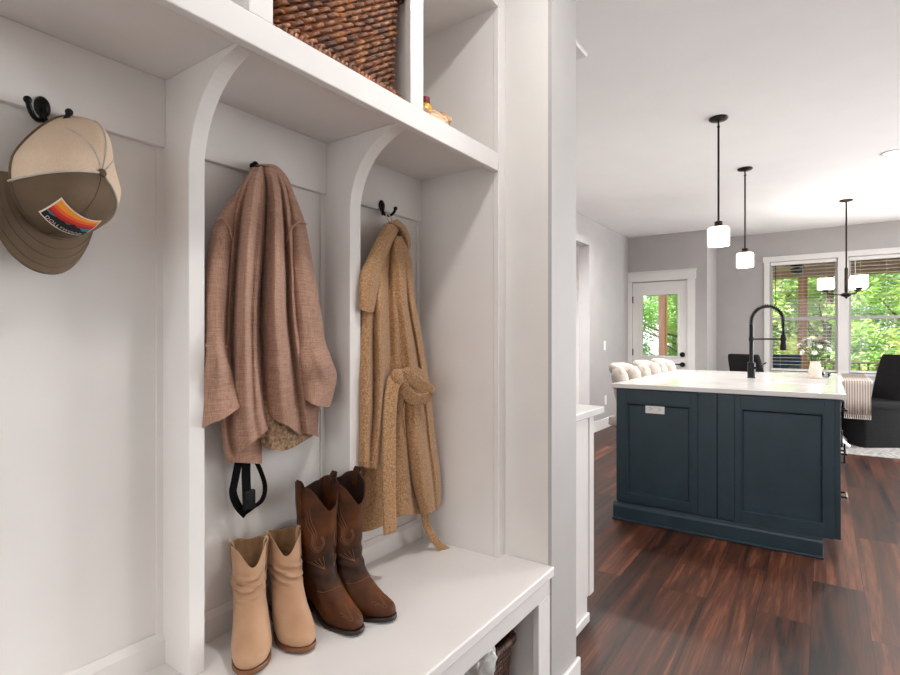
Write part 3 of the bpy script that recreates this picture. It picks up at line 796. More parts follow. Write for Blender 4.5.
for k, az in enumerate((180, 55, -55)):
    a = du+radians(az); dx, dy = cos(a), sin(a); R_ = .185
    pts = [poly_at([(p.x+dx*.04, p.y+dy*.04, 1.685), (p.x+dx*.09, p.y+dy*.09, 1.69), (p.x+dx*.15, p.y+dy*.15, 1.70), (p.x+dx*R_, p.y+dy*R_, 1.735)], i/12) for i in range(13)]
    ar = MB().tube(pts, .006, 10).build('arm', M['bronze'], ch, smooth=True)
    MB().lathe([(.012, 1.72), (.032, 1.73), (.034, 1.745), (.02, 1.75)], (p.x+dx*R_, p.y+dy*R_, 0), 20).build('cup', M['bronze'], ar, smooth=True, auto=40)
    c = (p.x+dx*R_, p.y+dy*R_); r_ = .078
    MB().lathe([(r_*.3, 1.745), (r_*.92, 1.748), (r_, 1.76), (r_, 1.872), (r_-.005, 1.872), (r_-.005, 1.765), (r_*.3, 1.755)], (c[0], c[1], 0), 32, cap=False).build('shade', M['lamp'], ar, smooth=True, auto=50)
    ld = bpy.data.lights.new('chandelier_bulb', 'POINT'); ld.energy = 6; ld.color = (1, .95, .89); ld.shadow_soft_size = .04
    lo = bpy.data.objects.new('chandelier_bulb', ld); COL.objects.link(lo); lo.location = (c[0], c[1], 1.835)
# recessed ceiling light
p = atZ(893, 152.5, CZ)
rl = thing('recessed_light', 'lit round recessed downlight in the ceiling above the floor right of the island', 'ceiling light', (p.x, p.y, CZ))
MB().lathe([(.058, CZ-.001), (.06, CZ-.006), (.078, CZ-.006), (.08, CZ)], (p.x, p.y, 0), 36, cap=False).build('trim_ring', M['plastic_w'], rl, smooth=True)
MB().lathe([(.002, CZ-.003), (.059, CZ-.003), (.059, CZ-.001)], (p.x, p.y, 0), 36).build('lens', M['canlight'], rl)

# ------------------------------------------------------------------ dining corner
rz = .008
tag(MB().box(-1.15, 1.9, 6.92, 8.75, 0, rz).build('area_rug', M['rug'], bevel=.003), 'grey patterned area rug under the dining table and charcoal chairs', 'rug')
tx0, tx1, ty0, ty1 = -.46, .42, 7.12, 8.45
tb = thing('dining_table', 'whitewashed pedestal dining table with a striped runner by the window', 'dining table', (0, 7.8, rz))
MB().box(tx0, tx1, ty0, ty1, .725, .76).build('tabletop', M['tablew'], tb, bevel=.008)
MB().box(tx0+.06, tx1-.06, ty0+.06, ty1-.06, .65, .725).build('apron', M['tablew'], tb, bevel=.004)
for yy in (7.42, 8.1):
    pd = MB().lathe([(.09, .65), (.08, .60), (.05, .56), (.065, .47), (.085, .40), (.08, .33), (.05, .24), (.06, .20), (.075, .16), (.07, .10)], (.03, yy, 0), 28).build('pedestal', M['tablew'], tb, smooth=True)
    for a in range(4):
        q = pi/4+a*pi/2; c, s_ = cos(q), sin(q)
        MB().tube([(.03+c*.03, yy+s_*.03, .20), (.03+c*.1, yy+s_*.1, .16), (.03+c*.2, yy+s_*.2, .06), (.03+c*.27, yy+s_*.27, rz+.022)], [.035, .035, .03, .022], 10).build('foot', M['tablew'], pd, smooth=True)
# runner with fringe
ra, rb = atY(844, 380, ty0-.01).x, atY(871, 380, ty0-.01).x
rn = thing('table_runner', 'striped taupe table runner with fringed end hanging off the dining table', 'table runner', ((ra+rb)/2, ty0, .76))
hb = .395
def stripes():
    m, nt, b = newmat('striped_taupe_linen'); b.inputs['Roughness'].default_value = .9
    wv = N(nt, 'ShaderNodeTexWave', Scale=14, Distortion=.3); nt.links.new(coords(nt), wv.inputs['Vector'])
    r = N(nt, 'ShaderNodeValToRGB'); r.color_ramp.elements[0].color = srgb('#8d7f76'); r.color_ramp.elements[1].color = srgb('#d3c9c1')
    nt.links.new(wv.outputs['Fac'], r.inputs['Fac']); nt.links.new(r.outputs['Color'], b.inputs['Base Color']); return m
M['stripe'] = stripes()
rings = []
nx = 40
path = [(ty1-.02, .7625), (ty0+.03, .7625), (ty0+.005, .7615), (ty0-.008, .75), (ty0-.010, .70), (ty0-.012, .56), (ty0-.014, hb)]
e = MB(); vv = []
for (yy, zz) in path:
    row = []
    for i in range(nx+1):
        f = i/nx; amp = .006*sm(.74, .45, zz); row.append((lerp(ra, rb, f), yy+amp*sin(f*22)-amp, zz))
    rings.append(row)
e.loft(rings, False, False)
e.build('cloth', M['stripe'], rn, smooth=True, solid=.003)
e = MB()
for i in range(15):
    xx = lerp(ra+.004, rb-.004, i/14); yy = ty0-.016-.006+.006*sin(i/14*22)
    e.tube([(xx, yy, hb+.002), (xx+.002, yy-.001, hb-.02), (xx-.001, yy, hb-.042)], [.0045, .0035, .0055], 6)
e.build('fringe', M['cream'], rn)
# slipcovered dining chairs
def make_chair():
    r = thing('slipcovered_chair', 'x', 'chair', (0, 0, 0), 'charcoal slipcovered dining chairs')
    # faces -x, seat centre at the origin
    def rq(x0, x1, y0, y1, z, rd=.04): return rr(x0, x1, y0, y1, z, rd, 5)
    MB().loft([rq(-.25, .25, -.25, .25, .40), rq(-.265, .265, -.26, .26, .42), rq(-.265, .265, -.26, .26, .475), rq(-.24, .25, -.24, .24, .50)], True, True).build('seat', M['slip'], r, smooth=True, auto=60)
    rings = []
    for z, d in ((.0, .012), (.1, .010), (.25, .006), (.41, 0)):
        ring_ = []
        P = rq(-.255-d, .30+d, -.255-d, .255+d, z, .04)
        for i, q in enumerate(P): ring_.append(q)
        rings.append(ring_)
    MB().loft(rings, True, True).build('skirt', M['slip'], r, smooth=True, auto=60)
    rings = []
    for z, off, th, w_ in ((.46, .20, .105, .255), (.6, .225, .095, .255), (.78, .265, .08, .25), (.95, .31, .07, .24), (1.0, .325, .06, .23), (1.012, .327, .04, .21)):
        rings.append(rq(off, off+th, -w_, w_, z, th*.45))
    MB().loft(rings, True, True).build('backrest', M['slip'], r, smooth=True, auto=60)
    return r
c0 = make_chair()
c0.location = (.42, 7.75, rz); c0.rotation_euler = (0, 0, radians(35)); c0['label'] = 'charcoal slipcovered chair tucked in at the dining table beside the striped runner'
c1 = copy_tree(c0); c1.location = (-.555, 7.50, rz); c1.rotation_euler = (0, 0, radians(228)); c1['label'] = 'charcoal slipcovered chair whose back shows behind the black faucet'
# ------------------------------------------------------------------ cloth pieces hung on the hooks
def fold_curve(f, t):
    return poly_at(f[0], t), poly_at(f[1], t)
def drape(L, R, X0, bulge, folds=(), rows=70, cols=56, power=.5, hem=None, top=None, back=.012, seed=0, wr=.003, wscale=18, hemw=5):
    """cloth panel: left/right edge lines traced as pixels, given depth by its own distance X0, bulge and folds"""
    mb = MB(); F = []; Bk = []
    for i in range(rows+1):
        t = i/rows; l = poly_at(L, t); r = poly_at(R, t)
        bg = poly_at(bulge, t) if isinstance(bulge, (list, tuple)) else bulge
        x0 = poly_at(X0, t) if isinstance(X0, (list, tuple)) else X0
        fr, bk = [], []
        for j in range(cols+1):
            s = .5-.5*cos(pi*j/cols)
            px, py = lerp(l[0], r[0], s), lerp(l[1], r[1], s)
            if hem: py += poly_at(hem, s)*t**hemw
            if top: py += poly_at(top, s)*(1-t)**4
            e = max(0, 1-(2*s-1)**2)**power
            d = bg*e
            for (sc, am, wd) in folds:
                c = poly_at(sc, t) if isinstance(sc, (list, tuple)) else sc
                a = poly_at(am, t) if isinstance(am, (list, tuple)) else am
                d += a*math.exp(-((s-c)/wd)**2)*min(1, e*2.2)
            q = atX(px, py, x0)
            n1 = noise.noise(Vector((q.y*wscale, q.z*wscale*.45, seed)))+.5*noise.noise(Vector((q.y*wscale*2.3, q.z*wscale*1.2, seed+5)))
            d += wr*n1*min(1, e*1.5)
            p = atX(px, py, x0+d); fr.append(p)
            bk.append(atX(px, py, x0-back*e) if 0 < j < cols else p)
        F.append(fr); Bk.append(bk)
    nn = cols+1
    vs = [p for r in F for p in r]; o = len(vs); vs += [p for r in Bk for p in r]
    fs = []
    for i in range(rows):
        for j in range(cols):
            a = i*nn+j
            fs.append((a, a+1, a+nn+1, a+nn)); fs.append((o+a, o+a+nn, o+a+nn+1, o+a+1))
    for j in range(cols):
        fs.append((j, o+j, o+j+1, j+1)); a = rows*nn+j
        fs.append((a, a+1, o+a+1, o+a))
    mb.add(vs, fs); return mb
def cloth(name, m, par, *a, **k):
    mb = drape(*a, **k)
    o = mb.build(name, m, par, smooth=True)
    bm = bmesh.new(); bm.from_mesh(o.data); bmesh.ops.remove_doubles(bm, verts=bm.verts, dist=1e-5); bmesh.ops.recalc_face_normals(bm, faces=bm.faces)
    bm.to_mesh(o.data); bm.free()
    o.data.polygons.foreach_set('use_smooth', [True]*len(o.data.polygons))
    try: o.data.set_sharp_from_angle(angle=radians(70))
    except Exception: pass
    return o

# --- rose brown blazer in the middle bay
bz = thing('blazer', 'rose brown woven blazer hung by its collar in the middle locker bay, sleeves pushed up', 'blazer', (XB+.06, HK[1].y, 1.2))
# hidden back layer joins everything to the hook and gives the coat its thickness
cloth('back_body', M['tweed'], bz, [(252, 168), (236, 192), (221, 222), (216, 280), (214, 350), (218, 400), (228, 440)], [(279, 168), (292, 192), (303, 222), (312, 280), (318, 350), (319, 400), (318, 434)], -1.178, [.02, .03, .035, .035, .035, .03, .025], rows=60, back=.008, seed=1)
cloth('lining', M['lining'], bz, [(252, 380), (256, 415), (262, 446)], [(300, 380), (306, 415), (313, 436)], -1.165, [.02, .03, .03], hem=[0, 6, 9, 8, 4, 0], rows=30, wr=.006, wscale=60, hemw=2, seed=2)
cloth('left_back_panel', M['tweed'], bz,
      [(252, 167), (243, 186), (234, 212), (229, 250), (226, 300), (224, 350), (222, 400), (221, 430), (226, 461)],
      [(266, 167), (267, 190), (266, 225), (263, 265), (260, 305), (260, 345), (262, 385), (265, 412), (269, 429)],
      [-1.155, -1.15, -1.147, -1.145, -1.145, -1.145, -1.147, -1.15, -1.15], [.028, .04, .05, .055, .055, .052, .05, .045, .035],
      folds=[([.45, .5, .55, .6, .62, .6], [.004, .016, .026, .024, .018, .010], .13), ([.2, .22, .22, .2], [0, -.028, -.032, -.018], .08), ([.72, .74, .74, .74], [0, -.006, -.010, -.008], .06), ([.85, .86, .88, .9], [0, .006, .010, .006], .08)],
      hem=[0, 1, 2, 1, 0], seed=3, wr=.004)
cloth('hem_facing', M['tweed'], bz, [(226, 440), (225, 452), (227, 462)], [(262, 432), (262, 448), (262, 464)], [-1.174, -1.174, -1.172], [.014, .014, .012], rows=16, cols=30, seed=4, wr=.002)
cloth('right_back_panel', M['tweed'], bz,
      [(262, 167), (266, 195), (264, 235), (262, 275), (261, 315), (262, 350), (264, 385), (267, 413)],
      [(279, 168), (287, 190), (293, 225), (297, 270), (300, 315), (306, 355), (313, 395), (319, 437)],
      [-1.152, -1.15, -1.148, -1.147, -1.146, -1.147, -1.15, -1.155], [.026, .04, .05, .055, .055, .052, .045, .035],
      folds=[([.42, .4, .38, .36, .34, .34], [.002, .016, .026, .024, .018, .010], .12), ([.74, .72, .7, .68], [0, -.030, -.034, -.018], .08), ([.9, .88, .85, .8], [.004, .008, .008, .006], .1)],
      hem=[0, 4, 3, 6, 2, 0], seed=5, wr=.004)
# shoulders + sleeves
cloth('left_sleeve', M['tweed'], bz,
      [(238, 190), (224, 207), (214, 226), (208, 255), (205, 290), (203, 330), (202, 365), (200, 400), (199, 430)],
      [(248, 186), (240, 214), (234, 240), (231, 265), (229, 300), (227, 335), (231, 362), (238, 380), (247, 402)],
      [-1.162, -1.155, -1.15, -1.145, -1.142, -1.14, -1.138, -1.135, -1.13], [.016, .03, .04, .045, .046, .048, .05, .052, .05],
      folds=[([.5, .5], [0, 0, 0, 0, .004, -.002, .012, -.006, .004], .4), ([.8, .75, .7, .6, .5], [0, .004, .004, .01, 0], .2)],
      hem=[0, 1, 3, 2, 0], seed=6, wr=.005, hemw=8)
cloth('right_sleeve', M['tweed'], bz,
      [(281, 178), (286, 205), (289, 240), (290, 275), (293, 315), (295, 346), (299, 366), (302, 385), (304, 399)],
      [(287, 177), (298, 203), (306, 226), (312, 258), (319, 300), (325, 338), (332, 360), (337, 378), (330, 407)],
      [-1.16, -1.155, -1.15, -1.145, -1.142, -1.138, -1.13, -1.128, -1.13], [.016, .03, .042, .048, .05, .052, .056, .055, .046],
      folds=[([.5, .5], [0, 0, 0, 0, .002, -.004, .014, -.004, .004], .4), ([.2, .25, .3, .4, .5], [0, -.004, .004, -.01, 0], .2)],
      hem=[0, 2, 2.5, 2, 0], seed=7, wr=.006, hemw=10)
# creases where the sleeves are pushed up
for nm, ps in (('left_crease', [((203, 344), (214, 348), (228, 346)), ((201, 376), (213, 366), (229, 367))]), ('right_crease', [((297, 349), (309, 357), (322, 352)), ((299, 368), (308, 370), (322, 364))])):
    for k, tri in enumerate(ps):
        P = [poly_at([tuple(q) for q in tri], i/16) for i in range(17)]
        xs = -1.100 if nm[0] == 'l' else -1.094
        pts = [atX(a, b, xs-.030*abs(2*i/16-1)**2.2) for i, (a, b) in enumerate(P)]
        MB().tube(pts, [.003+.006*sin(pi*i/16) for i in range(17)], 10).build('sleeve_crease', M['tweed'], bz, smooth=True)
for nm, P in (('l', [(216, 221), (222, 218), (229, 226), (233, 242)]), ('r', [(287, 242), (290, 231), (298, 222), (306, 224)])):
    xs = -1.106
    MB().tube([atX(*q, xs-.014*abs(2*i/20-1)**2) for i, q in enumerate([poly_at(P, i/20) for i in range(21)])], .0028, 8).build('shoulder_seam', M['tweed'], bz, smooth=True)
# rolled collar edge on the right
cloth('collar', M['tweed'], bz, [(255, 165), (270, 170), (283, 186), (291, 206)], [(262, 163.5), (277, 166), (290, 182), (299, 212)], [-1.155, -1.15, -1.15, -1.155], [.02, .018, .018, .012], rows=30, cols=20, seed=8, wr=.001)

# --- black strap hanging out below the blazer
sp = thing('hanging_strap', 'black webbing strap with a plastic buckle dangling below the hem of the rose brown blazer', 'strap', (XB+.03, HK[1].y, .9))
xs = -1.178
def strapline(P, nm, w, wd=(0, 1, 0)):
    pts = [poly_at(P, i/24) for i in range(25)]
    pts = [atX(a, b, c) for a, b, c in pts]
    return MB().ribbon(pts, w, .0022, wd).build(nm, M['strap'], sp, smooth=False)
strapline([(248, 200, -1.19), (247, 300, -1.19), (243, 400, -1.185), (240, 450, xs), (235, 480, xs), (233, 493, xs), (238, 506, xs), (246, 515, xs+.008)], 'loop_strap', .020)
strapline([(253, 455, xs), (261, 472, xs+.01), (265, 487, xs+.012), (262, 500, xs+.012), (252, 508, xs+.01), (245, 513, xs+.008)], 'thin_strap', .011, (.7, .7, 0))
strapline([(247, 200, -1.193), (247, 330, -1.193), (247, 430, -1.186), (246, 470, xs+.004), (247, 500, xs+.006)], 'main_strap', .024)
c = atX(249, 499, xs+.014)
e = MB().box(c.x-.006, c.x+.006, c.y-.016, c.y+.016, c.z-.026, c.z+.022); 
b_ = e.build('buckle', M['plastic_k'], sp, bevel=.004)
MB().box(c.x-.008, c.x+.008, c.y-.009, c.y+.009, c.z-.010, c.z+.016).build('buckle_clip', M['plastic_k'], b_, bevel=.003)

# --- camel coat in the right bay
wc = thing('wool_coat', 'long camel boucle wool coat with tied belt hanging in the right locker bay', 'coat', (XB+.06, HK[2].y, 1.0))
MB().tube([atX(386, 215, -1.15), atX(388, 219, -1.15), atX(390, 224, -1.15), atX(392, 219, -1.15), atX(388, 213.5, -1.152), atX(386, 215, -1.15)], .0022, 6).build('hanger_loop', M['cream'], wc, smooth=True)
cloth('coat_body', M['wool'], wc,
      [(384, 224), (375, 245), (366, 275), (360, 330), (359, 400), (358.5, 470), (358.5, 533)],
      [(398, 222), (409, 250), (414, 290), (424, 345), (431, 400), (437, 455), (443, 503)],
      [-1.172, -1.17, -1.168, -1.165, -1.165, -1.16, -1.158], [.025, .05, .06, .068, .068, .07, .068],
      folds=[([.62, .6, .58, .6], [0, .012, .008, .004], .09), ([.75, .76, .72, .7], [0, -.022, -.022, -.020], .06), ([.88, .86, .84, .82], [0, .006, .012, .014], .09), ([.5, .48, .45, .42], [0, -.010, -.014, -.010], .06)],
      hem=[0, 2, 1, -2, 2, 3, 0], seed=11, wr=.005, rows=80)
# sleeve hanging in front on the left, its cuff well above the hem
cloth('coat_sleeve', M['wool'], wc,
      [(375, 246), (365, 280), (360, 320), (359, 365), (359, 410), (358.5, 440), (358.5, 466)],
      [(391, 240), (389, 280), (390, 320), (390, 360), (388, 400), (385, 440), (383, 468)],
      [-1.135, -1.128, -1.122, -1.118, -1.114, -1.112, -1.11], [.02, .035, .04, .044, .044, .042, .04],
      folds=[([.42, .45, .5, .45], [0, -.020, -.024, -.012], .09), ([.72, .7, .75, .75], [0, .012, .016, .010], .12)],
      hem=[0, 1, 1, 0], seed=12, wr=.004)
e = MB()
pts = [atX(lerp(358.5, 383.4, i/20), 461.5+1.6*i/20, -1.11+.042*max(0, 1-(2*i/20-1)**2)**.5+.0005) for i in range(21)]
e.tube(pts, .0022, 6).build('cuff_seam', M['wool'], wc, smooth=True)
# right front edge piece
cloth('right_front', M['wool'], wc,
      [(393, 236), (390, 270), (392, 310), (397, 350), (402, 395), (406, 440), (414, 490), (423, 517)],
      [(404, 236), (412, 262), (415, 300), (424, 350), (431, 395), (436, 440), (441, 478), (441, 504)],
      [-1.13, -1.122, -1.118, -1.115, -1.11, -1.105, -1.10, -1.10], [.018, .03, .034, .034, .036, .04, .04, .034],
      folds=[([.4, .45, .4, .35], [0, .01, .008, .006], .14), ([.68, .7, .72, .7], [0, -.018, -.018, -.010], .07)],
      hem=[0, 1, 2, 3, 0], seed=13, wr=.004)
# wide collar / lapel
cloth('lapel', M['wool'], wc,
      [(385, 224), (376, 240), (367, 258), (360, 275), (359, 295), (359, 310)],
      [(402, 224), (396, 236), (388, 252), (382, 268), (378, 290), (374, 312)],
      [-1.138, -1.12, -1.105, -1.098, -1.094, -1.092], [.02, .026, .026, .024, .02, .014], rows=50, cols=40, hem=[0, 0, 1, 0], seed=14, wr=.003)
cloth('collar_roll', M['wool'], wc,
      [(386, 223), (398, 228), (405, 240), (407, 250)], [(397, 219), (406, 227), (411, 243), (408, 256)],
      [-1.145, -1.13, -1.13, -1.145], [.022, .024, .022, .016], rows=36, cols=24, seed=15, wr=.002)
# belt: knot, loop, long tail in front, second tail down to the bench
bl = MB()
def belt(P, w, th, nm, wd):
    pts = [poly_at(P, i/36) for i in range(37)]
    pts = [atX(a, b, c) for a, b, c in pts]
    e = MB()
    m_ = len(pts); rings = []
    for i, q in enumerate(pts):
        d = (pts[min(i+1, m_-1)]-pts[max(i-1, 0)]).normalized()
        ww = Vector(wd(i/36) if callable(wd) else wd); ww = (ww-d*ww.dot(d)).normalized(); nn_ = d.cross(ww)
        rings.append([q+ww*(w/2*math.copysign(abs(cos(a))**.6, cos(a)))+nn_*(th/2*math.copysign(abs(sin(a))**.6, sin(a))) for a in [2*pi*k/16 for k in range(16)]])
    e.loft(rings)
    return e.build(nm, M['wool'], wc, smooth=True)
belt([(398, 378, -1.066), (393, 385, -1.058), (390, 410, -1.052), (389, 450, -1.046), (389, 490, -1.042), (390, 533, -1.042)], .046, .010, 'belt_tail', (.25, 1, 0))
belt([(397, 375, -1.064), (408, 377, -1.045), (421, 385, -1.035), (431, 393, -1.034), (424, 399, -1.04), (412, 398, -1.05), (402, 386, -1.06), (397, 378, -1.066)], .040, .009, 'belt_loop', (.35, -.15, 1))
P_ = atX(397, 377, -1.06)
MB().ball(P_, .018, .022, .026, 20, 14).build('belt_knot', M['wool'], wc, smooth=True)
belt([(419, 440, -1.12), (421, 480, -1.118), (424, 508, -1.115), (426, 524, -1.108), (432, 536, -1.092), (440, 546, -1.075), (450, 552.5, -1.06)], .026, .012, 'belt_end', (.4, 1, 0))
belt([(398, 377, -1.066), (412, 372, -1.075), (422, 376, -1.09), (428, 384, -1.115)], .04, .007, 'belt_waist', (0, .1, 1))
# welt pocket line
MB().tube([atX(404, 404, -1.068), atX(403.5, 420, -1.066), atX(405.5, 438, -1.062)], .0025, 8).build('pocket_welt', M['wool'], wc, smooth=True)

# ------------------------------------------------------------------ trucker cap
cp = thing('trucker_cap', 'olive brown trucker cap with tan mesh back and mountain sunset patch on a hook', 'cap', (XB+.06, .38, 1.5))
T_ = 1.0
def capP(px, py, X): return atX(px, py, X)
Cc = atX(59, 186, -1.165)
U = Vector((.92, .29, .13)).normalized()
F0 = Vector((-.02, -.34, -.94)); F0 = (F0-U*F0.dot(U)).normalized()
R0 = F0.cross(U).normalized()      # wearer's left/right
CA, CB, CH = .104, .085, .106
def crown(az, el, off=0):
    """az 0 = front, el 0 = rim, pi/2 = button"""
    ce, se = cos(el), sin(el)
    h = CH*(1+.10*max(0, cos(az))*sin(2*el))
    q = abs(ce)**.82
    k = 1.0
    sag = 0
    if cos(az) < -.1: sag = -.016*(-cos(az)-.1)*sin(2*el)*(1+.6*sin(3*az+1.1))   # soft mesh back slumps
    A_ = CA if cos(az) > 0 else CA+.050*(-cos(az))**.8
    x = (A_*q+sag+off*ce)*cos(az); y = (CB*(1-.16*max(0, -cos(az)))*q+sag+off*ce)*sin(az); z = h*se**.9+off*se
    return Cc+F0*x+R0*y+U*z
def crown_patch(a0, a1, n, m_=26, off=0):
    e = MB(); vs = []
    for i in range(m_+1):
        for j in range(n+1):
            el = (pi/2-.0)*i/m_; f = j/n
            vs.append(crown(lerp(a0, a1, f), el, off))
    fs = [(i*(n+1)+j, i*(n+1)+j+1, (i+1)*(n+1)+j+1, (i+1)*(n+1)+j) for i in range(m_) for j in range(n)]
    return e.add(vs, fs)
AF = radians(65)
crown_patch(-AF, AF, 40).build('front_panel', M['capbrown'], cp, smooth=True, solid=.0018)
crown_patch(AF, 2*pi-AF, 56).build('mesh_back', M['capmesh'], cp, smooth=True)
for s in (-1, 1):
    MB().tube([crown(s*AF, pi/2*i/30, .001) for i in range(31)], .0022, 8).build('seam_tape', M['capseam'] if 'capseam' in M else M['cream'], cp, smooth=True)
MB().tube([crown(0, pi/2*i/30, .0006) for i in range(31)], .0008, 6).build('front_seam', M['capbrown'], cp, smooth=True)
for a in (radians(135), radians(180), radians(225)):
    MB().tube([crown(a, pi/2*i/30, .0005) for i in range(8, 31)], .0014, 6).build('mesh_seam', M['cream'], cp, smooth=True)
MB().tube([crown(2*pi*i/60, .03, .0) for i in range(61)], .0026, 8).build('sweatband', M['capbrown'], cp, smooth=True)
pb = crown(0, pi/2, .002)
e = MB().ball((0, 0, 0), .0075, .0075, .0045, 16, 10); e.xf(Matrix.Translation(pb) @ U.to_track_quat('Z', 'Y').to_matrix().to_4x4()); e.build('button', M['capbrown'], cp, smooth=True)
# visor
vs = []; n, m_ = 40, 16; AV = radians(74)
for i in range(m_+1):
    for j in range(n+1):
        a = lerp(-AV, AV, j/n); f = i/m_
        b0 = crown(a, 0.02, -.001)
        ln = .074*max(0, cos(a/AV*pi/2))**.38
        droop = -.016*f*f*(cos(a)) - .030*(sin(a)**2)*f
        vs.append(b0+F0*ln*f+R0*(.012*sin(a)*f)+U*(droop+.012*f))
fs = [(i*(n+1)+j, i*(n+1)+j+1, (i+1)*(n+1)+j+1, (i+1)*(n+1)+j) for i in range(m_) for j in range(n)]
vb = MB().add(vs, fs).build('visor', M['capbrown'], cp, smooth=True, solid=.0035)
for rr_i in range(3):
    i = 5+rr_i*4
    MB().tube([Vector(vs[i*(n+1)+j])+U*.0006 for j in range(2, n-1)], .0006, 5).build('visor_stitch', M['capbrown'], vb, smooth=True)
# the woven patch: flat colour bands, peaks and the lettering, laid on the curved front
PW, PH = .092, .056
def pm(s, t, off):
    """patch coordinates (s across, t up, metres) onto the crown"""
    el = .50+t/.128
    az = -s/(CA*.90*max(.35, cos(el)**.6))
    return crown(az, el, .0022+off)
def layer(name, lo_, hi_, x0, x1, colr, off, par, nx=30, ny=5):
    vs = []; fs = []
    for i in range(nx+1):
        x = lerp(x0, x1, i/nx)
        for j in range(ny+1): vs.append(pm(x, lerp(lo_(x), hi_(x), j/ny), off))
    for i in range(nx):
        for j in range(ny): a = i*(ny+1)+j; fs.append((a, a+1, a+ny+2, a+ny+1))
    if name not in M: M[name] = mat(name, colr, colr, .8, scale=60, bump=.2, bscale=900)
    return MB().add(vs, fs).build(name, M[name], par, smooth=True)
w2, h2 = PW/2, PH/2
bord = layer('patch', lambda x: -h2, lambda x: h2, -w2, w2, '#e9dccb', 0, cp, 40, 16)
q = .0028
def wave(x, base, amp=.0035): return base+amp*sin((x/w2)*1.9+.4)
def clampf(f): return lambda x: max(-h2+q, min(h2-q, f(x)))
bands = [('orange_band', -h2+.043, h2+.02, '#f0962f'), ('tangerine_band', -h2+.036, -h2+.043, '#e9642a'), ('red_band', -h2+.029, -h2+.036, '#cf3227'), ('crimson_band', -h2+.023, -h2+.029, '#a82325'), ('teal_band', -h2-.01, -h2+.023, '#2b7f96')]
for nm, b0, b1, cc in bands:
    layer(nm, clampf(lambda x, b=b0: wave(x, b)), clampf(lambda x, b=b1: wave(x, b)), -w2+q, w2-q, cc, .0005, bord)
def ridge(x):
    f = (x+w2)/PW
    return -h2+.0165+.012*math.exp(-((f-.60)/.17)**2)+.006*math.exp(-((f-.30)/.12)**2)+.0018*sin(f*37)*math.exp(-((f-.55)/.3)**2)
layer('mountain_ridge', lambda x: -h2+q, clampf(ridge), -w2+q, w2-q, '#17161a', .0009, bord, 60, 4)
fc_ = bpy.data.curves.new('letters', 'FONT'); fc_.body = 'DOLLYWOOD'; fc_.size = .0098; fc_.align_x = 'CENTER'; fc_.space_character = 1.15
fo = bpy.data.objects.new('letters', fc_); COL.objects.link(fo)
dg = bpy.context.evaluated_depsgraph_get(); me = bpy.data.meshes.new_from_object(fo.evaluated_get(dg))
bm = bmesh.new(); bm.from_mesh(me)
bmesh.ops.triangulate(bm, faces=bm.faces); bmesh.ops.subdivide_edges(bm, edges=[x for x in bm.edges if x.calc_length() > .002], cuts=2)
bm.to_mesh(me); bm.free()
M['letter'] = mat('cream_embroidery', '#d8cfc2', '#d8cfc2', .8)
e = MB(); e.add([pm(v.co.x, v.co.y-h2+.0045, .0014) for v in me.vertices], [tuple(p_.vertices) for p_ in me.polygons])
e.build('lettering', M['letter'], bord)
bpy.data.objects.remove(fo)

